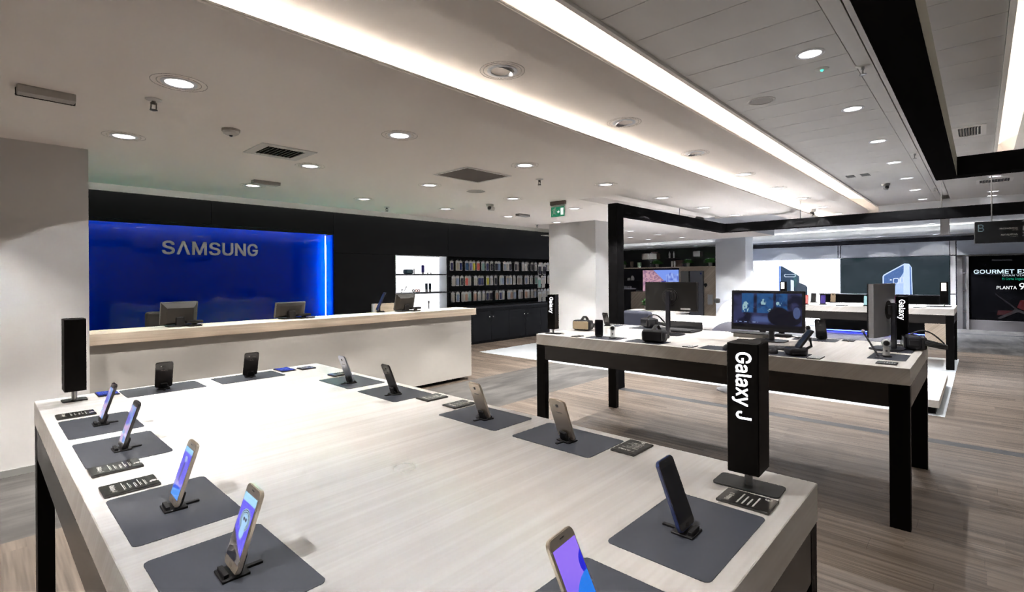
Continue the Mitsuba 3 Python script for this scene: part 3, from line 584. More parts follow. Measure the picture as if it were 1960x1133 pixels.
for i, x in enumerate((6.385, 6.475)):
    t = thing('battery_pack', f'upright dark battery pack on the middle bright shelf, {["left", "right"][i]} of two', 'battery pack')
    part(t, 'body', rbox(x - 0.026, x + 0.026, YS - 0.012, YS + 0.012, 1.205, 1.33, 0.008, 1), ('vc', (0.03, 0.05, 0.07)), 30)
    part(t, 'stand', B(x - 0.02, x + 0.02, YS - 0.015, YS + 0.015, 1.152, 1.206), 'white_paint')
on_shelf('memory_card', 'tiny grey memory card on the lowest bright shelf', 'memory card', B(6.42, 6.46, YS - 0.004, YS + 0.004, 0.92, 0.965, 0.003), (0.35, 0.35, 0.38))
part('lit_shelf_unit', 'card_stand', B(6.43, 6.45, YS - 0.004, YS + 0.004, 0.74, 0.92), 'white_paint')

# phone cases on hooks
def pack_mesh(w, h, wide):
    card = rrect(w, h, 0.014, 0, -h / 2)
    tab = rrect(w * 0.46, 0.034, 0.012, 0, 0.008).difference(rrect(0.030, 0.009, 0.0044, 0, 0.010))
    c = prism(unary_union([card, tab]), 0, 0.006)
    win = prism(rrect(w * (0.74 if wide else 0.55), h * 0.74, 0.010, 0, -h * 0.56), 0.006, 0.020)
    return c, win
COLS = [(0.03, 0.03, 0.10), (0.62, 0.55, 0.44), (0.015, 0.025, 0.10), (0.02, 0.06, 0.14), (0.09, 0.09, 0.22), (0.75, 0.70, 0.10), (0.80, 0.20, 0.17), (0.38, 0.62, 0.58), (0.02, 0.02, 0.03), (0.30, 0.38, 0.55), (0.48, 0.56, 0.70), (0.66, 0.64, 0.58), (0.72, 0.50, 0.40), (0.35, 0.30, 0.28), (0.60, 0.68, 0.78), (0.70, 0.68, 0.64)]
CARD = [(0.84, 0.84, 0.82), (0.80, 0.80, 0.80), (0.84, 0.81, 0.75), (0.78, 0.81, 0.84)]
ROWS = ((1.800, 'top', [0, 1, 2, 3, 4, 5, 6, 7, 0, 8, 8, 9, 10, 11, 8, 8, 13, 15, 11, 8, 8, 15, 14, 15, 8, 11]), (1.470, 'middle', [15, 9, 8, 6, 15, 11, 2, 0, 5, 15, 8, 14, 9, 10, 14, 15, 13, 15, 9, 15, 11, 7, 15, 14, 15, 11]), (1.125, 'bottom', [11, 9, 15, 12, 7, 12, 15, 11, 0, 8, 12, 0, 11, 14, 12, 10, 15, 13, 12, 15, 15, 14, 11, 15, 15, 15]))
def case(x, y, z, ci, label, grp, w=0.098, h=0.205, wide=False):
    t = thing('phone_case', label, 'phone case', grp)
    a, b = pack_mesh(w, h, wide)
    part(t, 'card', onto(a, (1, 0, 0), (0, 0, 1), (x, y, z)), ('vc', CARD[ci % 4]))
    part(t, 'case', onto(b, (1, 0, 0), (0, 0, 1), (x, y, z)), ('vc', COLS[ci]), 40)
    return t
WALLD = 'display_wall'
CN = ['dark violet', 'sand coloured', 'navy', 'petrol blue', 'slate blue', 'yellow', 'coral red', 'mint', 'black', 'steel blue', 'pale blue', 'cream', 'peach', 'brown grey', 'ice blue', 'off white']
seen_ = {}
for z, nm, cols in ROWS:
    for i, ci in enumerate(cols):
        x = 6.975 + i * 0.1305 + rng.uniform(-0.010, 0.010)
        y = YW - 0.02 + rng.uniform(-0.03, 0.05)
        k = seen_.setdefault((nm, ci), 0); seen_[(nm, ci)] += 1
        tot = cols.count(ci)
        la = f'{CN[ci]} phone case pack, ' + (f'the only such one in the {nm} row' if tot == 1 else f'{ORD[k]} such from the left, {nm} row')
        case(x, y, z, ci, la, 'phone cases hanging in three rows', wide=bool(rng.random() < 0.4))
        part(WALLD, 'hook', cat([cyl((x, YW + 0.255, z + 0.010), (x, y - 0.035, z + 0.010), 0.0025, 6), cyl((x, y - 0.033, z + 0.010), (x, y - 0.033, z + 0.030), 0.0025, 6)]), 'steel')
for x, z, ci, la in ((9.62, 1.75, 8, 'large black phone case on a long hook in the top row, left of two'), (9.80, 1.75, 8, 'large black phone case on a long hook in the top row, right of two'), (9.60, 1.42, 7, 'large mint phone case on a long hook in the middle row'), (9.76, 1.42, 15, 'large off white phone case on a long hook beside the mint one'), (9.62, 1.075, 11, 'large cream phone case on a long hook in the bottom row'), (9.78, 1.075, 15, 'large off white phone case at the right of the bottom row')):
    case(x, YW - 0.22, z, ci, la, 'phone cases on long hooks', 0.125, 0.245, True)
    part(WALLD, 'hook', cyl((x, YW + 0.255, z + 0.010), (x, YW - 0.26, z + 0.010), 0.003, 6), 'steel')
# cabinets below
t = thing('base_cabinet', 'long black base cabinet with small bright knobs under the phone cases', 'cabinet')
part(t, 'body', B(6.2, 10.55, 7.975, YW - 0.002, 0.05, 0.765), 'black_panel')
part(t, 'plinth', B(6.2, 10.55, 8.0, YW - 0.002, 0.0, 0.05), 'black_panel')
part(t, 'worktop', B(6.18, 10.57, 7.94, YW - 0.002, 0.768, 0.802, 0.002), ('vc', (0.02, 0.022, 0.027)))
xs_ = [6.22, 6.70, 7.27, 7.84, 8.42, 9.0, 9.56, 10.05, 10.53]
for i, (a, b) in enumerate(zip(xs_, xs_[1:])):
    d = part(t, 'door', B(a + 0.003, b - 0.003, 7.953, 7.974, 0.06, 0.70, 0.002), 'black_panel')
    kx = b - 0.06 if i % 2 == 0 else a + 0.06
    part(d, 'knob', ball(0.014, (kx, 7.938, 0.575), 2), ('vc_metal', (0.75, 0.75, 0.76)), True)

# ================================================================== phones, stands, mats, cards
def mat_(o, x0, x1, y0, y1, label, grp, thin=0.0012):
    t = thing('display_mat', label, 'mat', grp)
    put(t, prism(rrect(x1 - x0, y1 - y0, 0.014, (x0 + x1) / 2, (y0 + y1) / 2), TZ, TZ + thin), 'mat_grey')
def scr_art(p, n, uv):
    x, y = uv.x, uv.y
    c = mikit.mix((0.09, 0.07, 0.78), (0.13, 0.10, 0.9), y)
    el = lambda cx, cy, rx, ry: dr.sqrt(dr.square((x - cx) / rx) + dr.square((y - cy) / ry))
    ins = lambda d, e=0.06: 1 - mikit.smoothstep(1 - e, 1 + e, d)
    c = mikit.mix(c, (0.03, 0.022, 0.02), mikit.smoothstep(0.46, 0.40, y + 0.35 * x))
    c = mikit.mix(c, (0.16, 0.14, 0.13), mikit.smoothstep(0.28, 0.22, y + 0.12 * x))
    ring = ins(el(0.55, 0.62, 0.36, 0.17))
    stripes = 0.5 + 0.5 * dr.sin(el(0.55, 0.62, 0.36, 0.17) * 34)
    c = mikit.mix(c, mikit.mix((0.03, 0.05, 0.10), (0.42, 0.66, 0.80), mikit.smoothstep(0.4, 0.6, stripes)), ring)
    c = mikit.mix(c, (0.36, 0.62, 0.92), ins(el(0.55, 0.60, 0.20, 0.11)))
    c = mikit.mix(c, (0.36, 0.62, 0.92), ins(el(0.55, 0.44, 0.17, 0.10)))
    c = mikit.mix(c, (0.02, 0.02, 0.05), ins(el(0.62, 0.63, 0.06, 0.03)))
    c = mikit.mix(c, (0.02, 0.02, 0.05), ins(el(0.47, 0.63, 0.06, 0.03)))
    c = mikit.mix(c, (0.01, 0.01, 0.015), ins(el(0.30, 0.06, 0.45, 0.11)))
    return mikit.mix(c, (0.36, 0.68, 0.92), mikit.smoothstep(0.865, 0.872, y))
def scr_line(p, n, uv):
    x, y = uv.x, uv.y
    el = lambda cx, cy, rx, ry: dr.sqrt(dr.square((x - cx) / rx) + dr.square((y - cy) / ry))
    ins = lambda d, e=0.06: 1 - mikit.smoothstep(1 - e, 1 + e, d)
    c = mi.Color3f(0.075, 0.06, 0.80)
    c = mikit.mix(c, (0.02, 0.02, 0.05), ins(el(0.42 + 0.15 * (y - 0.5), 0.50, 0.07, 0.24)))
    c = mikit.mix(c, (0.55, 0.72, 0.75), ins(el(0.48, 0.77, 0.17, 0.06)) * mikit.smoothstep(0.4, 0.6, mikit.noise(x * 30, y * 60)))
    c = mikit.mix(c, (0.33, 0.30, 0.75), mikit.smoothstep(0.36, 0.34, y + 0.12 * x) )
    c = mikit.mix(c, (0.02, 0.10, 0.75), mikit.smoothstep(0.24, 0.22, y))
    c = mikit.mix(c, (0.10, 0.33, 0.92), mikit.smoothstep(0.13, 0.11, y - 0.10 * x))
    return mikit.mix(c, (0.25, 0.58, 0.92), mikit.smoothstep(0.895, 0.90, y))
def scr_home(p, n, uv):
    x, y = uv.x, uv.y
    a = mikit.noise(x * 2.2, y * 5, 3.0); b = mikit.noise(x * 3 + 5, y * 8, 8.0)
    c = mikit.mix((0.16, 0.36, 0.70), (0.12, 0.10, 0.62), mikit.smoothstep(0.4, 0.62, a))
    c = mikit.mix(c, (0.55, 0.36, 0.62), mikit.smoothstep(0.56, 0.66, b))
    return mikit.mix(c, (0.75, 0.78, 0.92), mikit.smoothstep(0.62, 0.68, mikit.noise(x * 6, y * 14, 1.0)) * mikit.smoothstep(0.35, 0.1, y))
def scr_wall(p, n, uv):
    x, y = uv.x, uv.y
    dist = lambda cx, cy: dr.sqrt(dr.square(x - cx) + dr.square((y - cy) * 1.78))
    c = mikit.mix((0.20, 0.13, 0.86), (0.30, 0.17, 0.90), mikit.smoothstep(0.2, 0.9, y + 0.3 * x))
    c = mikit.mix(c, (0.02, 0.02, 0.62), mikit.smoothstep(0.335, 0.325, dist(1.12, 0.64)))
    return mikit.mix(c, (0.02, 0.20, 0.82), mikit.smoothstep(0.80, 0.79, dist(0.98, 0.10)))
SCREENS = {'art': scr_art, 'line': scr_line, 'home': scr_home, 'wall': scr_wall}
def lit(fn, k=1.0):
    g = k * 2.0 ** -exposure
    return mikit.proc(lambda p, n, uv: fn(p, n, uv) * g)
SCREENS = {k: lit(v) for k, v in SCREENS.items()}
GOLD, SILV, NAVY, BLK = ('vc_metal', (0.62, 0.54, 0.45)), ('vc_metal', (0.45, 0.48, 0.55)), ('vc_gloss', (0.02, 0.03, 0.09)), ('vc_gloss', (0.012, 0.011, 0.011))
STAND = iter(['on the furthest mat of the left edge', 'on the second mat of the left edge', 'holding the gold phone with the thin black figure', 'holding the gold phone with the drawn face', 'on the left mat of the far edge', 'on the right mat of the far edge', 'of the silver blue phone', 'of the second phone on the right edge', 'of the third phone on the right edge', 'of the nearest phone on the right edge', 'of the dark navy phone on the near edge', 'of the phone cut by the lower edge',
              'at the front left of the second table', 'at the far left corner of the second table', 'at the back of the second table'])
def phone(x, y, rz, tilt, label, body, screen=None, W=0.0705, L=0.142, twist=0.0, grp='phones on the foreground table', z=TZ + 0.0012, face=None):
    """the front faces -y before turning; a phone leans back on its stand"""
    D = 0.0078
    h0 = 0.0085
    up_ = lambda m: move(move(m, (0, 0, 0), 0, -tilt), (x, y, z + h0), rz + twist)
    flat = lambda m: onto(m, (1, 0, 0), (0, 0, 1), (0, 0, 0))      # xy drawing -> upright plane, extruded towards -y
    t = thing('smartphone', label, 'phone', grp)
    prof = rrect(W, L, 0.011, 0, L / 2)
    b = cat([prism(prof.buffer(-0.0015), -D / 2, -D / 2 + 0.0012), prism(prof, -D / 2 + 0.0012, D / 2 - 0.0012), prism(prof.buffer(-0.0012), D / 2 - 0.0012, D / 2)])
    part(t, 'body', up_(flat(b)), body, 30)
    fc = face or (body if body is not SILV else BLK)
    part(t, 'front_glass', up_(flat(prism(prof.buffer(-0.0018), D / 2, D / 2 + 0.0004))), (fc[0] if fc[0] != 'vc_metal' else 'vc_gloss', tuple(0.45 * c for c in fc[1]) if fc[0] == 'vc_metal' else fc[1]))
    sw, shh = W - 0.007, L - 0.032
    q, uv = quad_uv(sw, shh)
    sm = up_(flat(q.apply_translation((0, L / 2, D / 2 + 0.0007))))
    if screen: glow(t, 'screen', sm, SCREENS[screen], 0.02, uv=uv)
    else: part(t, 'screen', sm, 'screen_off')
    part(t, 'earpiece', up_(flat(prism(rrect(0.012, 0.0016, 0.0007, 0, L - 0.0075), D / 2 + 0.0004, D / 2 + 0.0008))), ('vc', (0.02, 0.02, 0.02)))
    part(t, 'home_button', up_(flat(prism(rrect(0.014, 0.006, 0.0028, 0, 0.008), D / 2 + 0.0004, D / 2 + 0.0009))), (fc[0] if fc[0] != 'vc_metal' else 'vc_gloss', tuple(0.35 * c for c in fc[1])))
    part(t, 'camera', up_(flat(prism(rrect(0.010, 0.010, 0.003, 0, L - 0.020), -D / 2 - 0.0014, -D / 2))), ('vc_gloss', BLACK))
    part(t, 'flash', up_(flat(prism(rrect(0.0055, 0.0055, 0.0026, 0.013, L - 0.020), -D / 2 - 0.0006, -D / 2))), ('vc', (0.8, 0.8, 0.75)))
    w = words('SAMSUNG', 0.0035, 0.026, 0.0004); w.apply_translation((-0.013, 0, 0))
    part(t, 'back_lettering', up_(onto(w, (-1, 0, 0), (0, 0, 1), (0, D / 2 + 0.00005, L - 0.046))), ('vc', (0.22, 0.20, 0.18)))
    st = thing('phone_stand', 'black phone stand ' + next(STAND), 'stand', 'phone stands')
    pu = lambda m: move(m, (x, y, z), rz + twist)
    part(st, 'base', pu(cat([B(-0.026, 0.026, -0.022, 0.024, 0, 0.0045, 0.001), B(-0.020, 0.020, -0.0185, -0.0095, 0.0045, 0.012, 0.001)])), ('vc', BLACK))
    part(st, 'arm', pu(cat([B(-0.0045, 0.0045, 0.020, 0.052, 0.0, 0.004)])), ('vc', BLACK))
    part(st, 'clamp', pu(move(cat([B(-0.015, 0.015, 0.0045, 0.014, 0.002, 0.036, 0.003), B(-0.022, -0.014, 0.0045, 0.010, 0.002, 0.018, 0.002), B(0.014, 0.022, 0.0045, 0.010, 0.002, 0.018, 0.002)]), (0, 0, 0.004), 0, -tilt)), ('vc', BLACK))
    return t
def card(x0, x1, y0, y1, label, kind='dark', grp='info cards on the foreground table', rows=True, turn=0):
    t = thing('info_card', label, 'info card', grp)
    z = TZ
    body = {'dark': (0.010, 0.0095, 0.009), 'blue': (0.012, 0.02, 0.16), 'grey': (0.03, 0.03, 0.03)}[kind]
    part(t, 'base', B(x0, x1, y0, y1, z, z + 0.006, 0.0012), ('vc_gloss', (0.008, 0.008, 0.008)))
    part(t, 'sheet', B(x0 + 0.003, x1 - 0.003, y0 + 0.003, y1 - 0.003, z + 0.006, z + 0.0066), ('vc_gloss', body))
    cx, cy, dx, dy = (x0 + x1) / 2, (y0 + y1) / 2, x1 - x0, y1 - y0
    ms = []
    def line(a, b, c, d): ms.append(B(x0 + a * dx, x0 + b * dx, y0 + c * dy, y0 + d * dy, z + 0.0066, z + 0.0069))
    if turn == 0:   # columns of text across x
        ttl = words('Galaxy J', 0.010, dy * 0.62, 0.0003)
        T_ = onto(ttl, (0, -1, 0), (1, 0, 0), (x0 + 0.16 * dx, y1 - 0.19 * dy, z + 0.0066))
        ms.append(T_)
        for i, a in enumerate((0.36, 0.46, 0.56, 0.65, 0.74)):
            line(a, a + 0.014, 0.16 + 0.05 * (i % 2), 0.82 - 0.12 * ((i * 7) % 3)); line(a + 0.03, a + 0.038, 0.24, 0.62 - 0.1 * (i % 2))
        pr = words('€', 0.018, None, 0.0003); ms.append(onto(pr, (0, -1, 0), (1, 0, 0), (x0 + 0.84 * dx, y1 - 0.55 * dy, z + 0.0066)))
    else:
        ttl = words('Galaxy J', 0.010, dx * 0.55, 0.0003)
        ms.append(onto(ttl, (1, 0, 0), (0, 1, 0), (x0 + 0.1 * dx, y0 + 0.78 * dy, z + 0.0066)))
        for i, a in enumerate((0.60, 0.50, 0.40, 0.30)): line(0.1, 0.80 - 0.1 * (i % 3), y_ := a, a + 0.03)
        ms.append(onto(words('€', 0.014, None, 0.0003), (1, 0, 0), (0, 1, 0), (x0 + 0.74 * dx, y0 + 0.10 * dy, z + 0.0066)))
    part(t, 'print', cat(ms), ('vc', (0.62, 0.60, 0.58) if kind != 'blue' else (0.10, 0.16, 0.60)))
YM = ((2.216, 2.528), (1.832, 2.143), (1.229, 1.540), (0.840, 1.152))
NM4 = ('furthest from', 'second furthest from', 'third furthest from', 'nearest to')
for k, (a, b) in enumerate(YM):
    mat_(t, 0.213, 0.422, a, b, f'grey mat at the left edge of the foreground table, {NM4[k]} the viewer', 'mats on the foreground table')
    mat_(t, 1.223, 1.430, a, b, f'grey mat at the right edge of the foreground table, {NM4[k]} the viewer', 'mats on the foreground table')
for x0, x1, y0, y1, la in ((0.470, 0.788, 2.806, 3.02, 'grey mat at the far edge of the foreground table, left one'), (0.857, 1.174, 2.798, 3.0, 'grey mat at the far edge of the foreground table, right one'), (0.861, 1.179, 0.344, 0.552, 'grey mat nearest the lower right, before the glowing lettered sign'), (0.473, 0.790, 0.344, 0.552, 'grey mat cut by the lower edge of the photo')):
    mat_(t, x0, x1, y0, y1, la, 'mats on the foreground table')
TL, TRR = 18, 21
phone(0.316, 2.368, -90.5, TL, 'black smartphone with violet blue screen on the furthest mat of the left edge', BLK, 'home')
phone(0.313, 1.968, -90, TL, 'black smartphone with light blue screen on the second mat of the left edge', BLK, 'home')
phone(0.315, 1.376, -92, TL, 'gold smartphone with a blue picture of a thin black figure on the left edge', GOLD, 'line')
phone(0.315, 0.990, -92, TL, 'gold smartphone showing a drawn pale face on violet, nearest on the left edge', GOLD, 'art')
phone(0.629, 2.912, 173, 26, 'black smartphone seen from behind on the left mat of the far edge', BLK, None)
phone(1.025, 2.913, 171, 26, 'black smartphone seen from behind on the right mat of the far edge', BLK, None)
phone(1.305, 2.341, 89, TRR, 'silver blue smartphone seen from behind, furthest on the right edge', SILV, None)
phone(1.312, 1.958, 86, TRR, 'black smartphone seen from behind, second on the right edge', BLK, None)
phone(1.308, 1.363, 84, TRR, 'gold smartphone seen from behind, third on the right edge', GOLD, None)
phone(1.308, 0.980, 84, TRR, 'gold smartphone seen from behind, nearest on the right edge', GOLD, None)
phone(1.005, 0.447, 1, 21, 'navy smartphone with switched off dark screen on the near edge', NAVY, None, face=BLK)
phone(0.618, 0.416, 6, 26, 'gold smartphone with violet and blue start screen, cut by the lower edge', GOLD, 'wall')
card(0.214, 0.331, 2.562, 2.648, 'dark info card with a blue corner beside the furthest left mat')
card(0.214, 0.329, 1.744, 1.829, 'dark info card touching the second left mat')
card(0.214, 0.330, 1.556, 1.642, 'dark info card just behind the third left mat')
card(0.384, 0.462, 2.926, 3.035, 'blue topped info card at the far edge beside the left back mat', 'blue', turn=1)
card(1.192, 1.272, 2.899, 3.022, 'blue topped info card right of the right back mat', 'blue', turn=1)
card(1.298, 1.380, 2.875, 2.955, 'small grey info card at the far right corner of the foreground table', 'grey', turn=1)
card(1.322, 1.428, 2.548, 2.625, 'dark info card behind the furthest right phone', 'grey')
card(1.322, 1.436, 1.730, 1.816, 'reflecting info card before the second right mat', 'grey')
card(1.322, 1.437, 1.552, 1.634, 'reflecting info card behind the third right mat', 'grey')
card(1.323, 1.445, 0.748, 0.829, 'dark info card at the end of the nearest right mat', 'dark')
card(1.196, 1.277, 0.345, 0.461, 'dark info card below the glowing lettered sign', 'dark', turn=1)
t = thing('table_inlay', 'faint round wooden cap set into the middle of the foreground table', 'cap')
put(t, lathe([(0, TZ + 0.0006), (0.029, TZ + 0.0006), (0.0305, TZ + 0.0002), (0.0305, TZ - 0.001), (0, TZ - 0.001)], 32).apply_translation((0.822, 1.182, 0)), "wood_top", 30)

# ================================================================== things on the second table
for x0, x1, y0, y1, la in ((3.613, 3.822, 2.212, 2.522, 'grey mat at the front left of the second table'), (3.613, 3.822, 1.815, 2.126, 'grey mat under the large black headset on the second table'), (3.613, 3.822, 1.212, 1.523, 'grey mat left of the glowing lettered sign, on the second table'), (3.613, 3.822, 0.823, 1.135, 'grey mat under the phone cradle on the second table'),
                          (4.625, 4.83, 2.80, 2.99, 'grey mat at the far left corner of the second table'), (4.56, 4.83, 2.33, 2.64, 'grey mat under the small camera behind, on the second table'), (4.60, 4.83, 0.835, 1.145, 'grey mat at the back of the second table under the upright phone'),
                          (4.275, 4.655, 0.335, 0.541, 'grey mat under the headset at the right end of the second table'), (3.860, 4.180, 0.335, 0.531, 'grey mat under the small white camera at the right end of the second table')):
    mat_(t, x0, x1, y0, y1, la, 'mats on the second table')
Z2 = TZ + 0.0012
def rot(m, o, rz, z=TZ + 0.0012): return move(m, (o[0], o[1], z), rz)
def vr(o, rz, label, plate=None, straps=True):
    """virtual reality headset; the front faces -y before turning"""
    t = thing('vr_headset', label, 'headset', 'virtual reality headsets on the second table')
    R = lambda m: rot(m, o, rz)
    part(t, 'visor', R(rbox(-0.095, 0.095, -0.045, 0.045, 0.004, 0.102, 0.028)), ('vc', (0.014, 0.014, 0.016)), 30)
    part(t, 'front_plate', R(rbox(-0.080, 0.080, -0.058, -0.040, 0.014, 0.092, 0.009)), plate or ('vc_gloss', (0.01, 0.01, 0.012)), 30)
    part(t, 'face_foam', R(rbox(-0.086, 0.086, 0.038, 0.070, 0.006, 0.096, 0.014)), ('vc', (0.022, 0.021, 0.022)), 30)
    part(t, 'touchpad', R(rbox(0.088, 0.100, -0.03, 0.03, 0.035, 0.075, 0.005, 1)), ('vc_gloss', (0.02, 0.02, 0.022)), 30)
    part(t, 'wheel', R(cyl((-0.015, -0.01, 0.100), (0.015, -0.01, 0.100), 0.009, 14)), ('vc', (0.03, 0.03, 0.03)), 40)
    if straps:
        for z, dz in ((0.055, 0.0),):
            pts = [(0.092 * math.cos(a), 0.055 + 0.13 * math.sin(a), z - 0.03 * math.sin(a)) for a in np.linspace(0, PI, 16)]
            part(t, 'strap', R(cat([tube([(p[0], p[1], p[2] + d) for p in pts], 0.006, 6) for d in (-0.010, 0.0, 0.010)])), ('vc', (0.02, 0.02, 0.02)), 50)
        part(t, 'top_strap', R(cat([tube([(dx, -0.02 + 0.19 * s, 0.100 + 0.055 * math.sin(PI * s) - 0.05 * s) for s in np.linspace(0, 1, 12)], 0.005, 6) for dx in (-0.010, 0, 0.010)])), ('vc', (0.025, 0.025, 0.025)), 50)
    return t
vr((4.10, 2.875), -78, 'black headset with a sandy front plate beside the left sign of the second table', ('vc', (0.45, 0.35, 0.23)))
vr((3.72, 1.915), -82, 'large black headset lying in front of the left monitor on the second table')
vr((4.74, 2.50), -130, 'small looking black headset behind the left monitor stem')
vr((4.53, 0.352), 190, 'black headset with a dangling strap at the right end of the second table')
def cam360(o, rz, label, h=0.0, stick=False):
    t = thing('round_camera', label, 'camera', 'small round cameras on the second table')
    R = lambda m: rot(m, o, rz)
    part(t, 'foot', R(lathe([(0, 0), (0.030, 0), (0.030, 0.008), (0.010, 0.012), (0, 0.012)], 20)), ('vc', (0.012, 0.012, 0.013)), 40)
    part(t, 'handle', R(lathe([(0, 0.008), (0.018, 0.008), (0.0195, 0.02), (0.017, 0.062), (0.013, 0.066), (0, 0.066)], 20)), ('vc', (0.80, 0.80, 0.80)), 40)
    part(t, 'ball', R(ball(0.0255, (0, 0, 0.088), 3)), ('vc', (0.78, 0.78, 0.78)), True)
    for s in (-1, 1): part(t, 'lens', R(ball(0.0175, (0, s * 0.015, 0.089), 2)), ('vc_gloss', BLACK), True)
    part(t, 'button', R(B(-0.006, 0.006, -0.0205, -0.016, 0.035, 0.045, 0.001)), ('vc', (0.05, 0.05, 0.05)))
cam360((3.72, 2.30), -60, 'small white round camera beside the upright black phone at the left of the second table')
cam360((4.75, 1.06), -60, 'small white round camera behind the phone cradle on the second table')
cam360((4.00, 0.445), -80, 'white round camera standing before the headset at the right end')
t = thing('stylus_stand', 'slim dark pointer with a pale tip leaning beside the right white round camera', 'pointer')
part(t, 'rod', tube([(3.93, 0.472, Z2), (3.995, 0.565, TZ + 0.15)], 0.0055, 8), ('vc', (0.02, 0.02, 0.022)), 50)
part(t, 'tip', ball(0.012, (3.997, 0.568, TZ + 0.158), 2), ('vc', (0.7, 0.69, 0.67)), True)
part(t, 'foot', B(3.905, 3.955, 0.455, 0.495, Z2, Z2 + 0.006, 0.002), ('vc', DGREY))
G2 = 'phones on the second table'
phone(3.735, 2.445, -90, 8, 'black smartphone standing at the front left of the second table, its back dark', BLK, None, grp=G2, twist=35)
phone(4.64, 2.93, 25, 20, 'black smartphone leaning at the far left corner of the second table', BLK, None, grp=G2, twist=60)
phone(4.745, 0.955, 90, 10, 'black smartphone seen from behind at the back of the second table', BLK, None, grp=G2, twist=-10, L=0.158, W=0.083)
t = thing('phone_cradle', 'black tilted phone cradle right of the glowing sign on the second table', 'cradle')
R = lambda m: rot(m, (3.725, 0.900), -150)
part(t, 'base', R(rbox(-0.075, 0.075, -0.055, 0.055, 0.0, 0.05, 0.02)), ('vc_gloss', (0.012, 0.012, 0.013)), 30)
part(t, 'panel', R(move(rbox(-0.045, 0.045, -0.008, 0.008, 0.0, 0.165, 0.007, 1), (0, 0.0, 0.03), 0, -35)), ('vc_gloss', (0.010, 0.010, 0.011)), 30)
part(t, 'edge', R(move(B(-0.046, -0.043, -0.010, 0.010, 0.0, 0.15, 0.001), (0, 0.0, 0.03), 0, -35)), ('vc_metal', (0.45, 0.44, 0.43)))
part(t, 'prop', R(tube([(0, 0.03, 0.02), (0, 0.095, 0.06), (0, 0.085, 0.11)], 0.009)), ('vc', (0.02, 0.02, 0.02)), 40)
def card2(x0, x1, y0, y1, label, col=(0.60, 0.59, 0.57)):
    t = thing('info_card', label, 'info card', 'info cards on the second table')
    part(t, 'base', B(x0, x1, y0, y1, TZ, TZ + 0.006, 0.001), ('vc_gloss', (0.012, 0.012, 0.012)))
    part(t, 'sheet', B(x0 + 0.004, x1 - 0.004, y0 + 0.004, y1 - 0.004, TZ + 0.006, TZ + 0.0066), ('vc_gloss', col))
    part(t, 'print', cat([B(x0 + 0.02, x0 + 0.022 + 0.05 * (i % 2 + 1) / 2, y0 + 0.01 + 0.012 * i, y0 + 0.014 + 0.012 * i, TZ + 0.0066, TZ + 0.0069) for i in range(5)]), ('vc', (0.2, 0.2, 0.2) if col[0] > 0.3 else (0.5, 0.5, 0.5)))
card2(3.60, 3.70, 2.58, 2.65, 'small dark info card before the left corner of the second table', (0.02, 0.02, 0.02))
card2(3.610, 3.72, 1.555, 1.635, 'pale info card left of the mat behind the glowing sign')
card2(3.612, 3.74, 0.735, 0.815, 'pale info card right of the phone cradle')
card2(4.74, 4.85, 0.735, 0.815, 'dark info card behind, right of the upright phone on the second table', (0.02, 0.02, 0.02))
card2(3.66, 3.76, 0.36, 0.46, 'grey info card at the right end of the second table', (0.10, 0.10, 0.10))
def monitor(o, rz, label, w, h, zc, screen=None, curve=0.0, back=('vc', (0.009, 0.0085, 0.008)), tilt=0.0, stand_off=0.10, ring=True, sw=6):
    """screen towards -y before turning; the stand foot lies behind it"""
    t = thing('monitor', label, 'monitor')
    R = lambda m: move(m, (o[0], o[1], 0), rz)
    n = 14
    def bend(m):
        m = m.copy(); v = m.vertices.copy(); v[:, 1] += -curve * (np.square(v[:, 0] / (w / 2)) - 0.5); m.vertices = v; return m
    def slab(x0, x1, y0, y1, z0, z1):
        return cat([B(x0 + (x1 - x0) * i / n, x0 + (x1 - x0) * (i + 1) / n, y0, y1, z0, z1) for i in range(n)]) if curve else B(x0, x1, y0, y1, z0, z1, 0.003)
    L = lambda m: R(move(m, (0, 0, zc), 0, -tilt))
    part(t, 'housing', L(bend(slab(-w / 2, w / 2, -0.010, 0.022, -h / 2, h / 2))), back, 20)
    part(t, 'bezel', L(bend(slab(-w / 2 - 0.001, w / 2 + 0.001, -0.016, -0.008, -h / 2 - 0.001, h / 2 + 0.001))), ('vc', (0.012, 0.012, 0.013)))
    if screen:
        q, uv = quad_uv(w - 0.03, h - 0.04)
        glow(t, 'screen', L(onto(q, (1, 0, 0), (0, 0, 1), (0, -0.0168, 0.004))), screen, 0.3, uv=uv)
    else:
        part(t, 'screen', L(bend(slab(-w / 2 + 0.01, w / 2 - 0.01, -0.0168, -0.0162, -h / 2 + 0.016, h / 2 - 0.01))), 'screen_off')
    part(t, 'stand_column', R(B(-0.018, 0.018, stand_off, stand_off + 0.028, TZ + 0.008, zc + 0.05, 0.003)), ('vc_gloss', (0.014, 0.014, 0.018)))
    part(t, 'mount', R(cat([onto(lathe([(0, 0), (0.066, 0), (0.066, 0.008), (0.058, 0.010), (0, 0.010)], 32), (1, 0, 0), (0, 0, 1), (0, 0.036, zc)).apply_translation((0, 0, 0)), B(-0.04, 0.04, 0.02, stand_off + 0.01, zc - 0.035, zc + 0.035, 0.006)])), ('vc', (0.016, 0.015, 0.015)), 30)
    if ring: part(t, 'mount_ring', R(onto(trimesh.creation.torus(0.072, 0.0035, 40, 8), (1, 0, 0), (0, 0, 1), (0, 0.026, zc))), ('vc_gloss', (0.03, 0.03, 0.03)), True)
    part(t, 'foot', R(prism(rrect(0.24, 0.19, 0.05, 0, stand_off - 0.02), TZ, TZ + 0.009)), ('vc_gloss', (0.012, 0.012, 0.014)), 30)
    return t, R, L
t, R, L = monitor((4.335, 2.062), 90, 'black monitor seen from behind at the left of the second table', 0.492, 0.262, 1.262, curve=0.0, stand_off=-0.0 + 0.05)
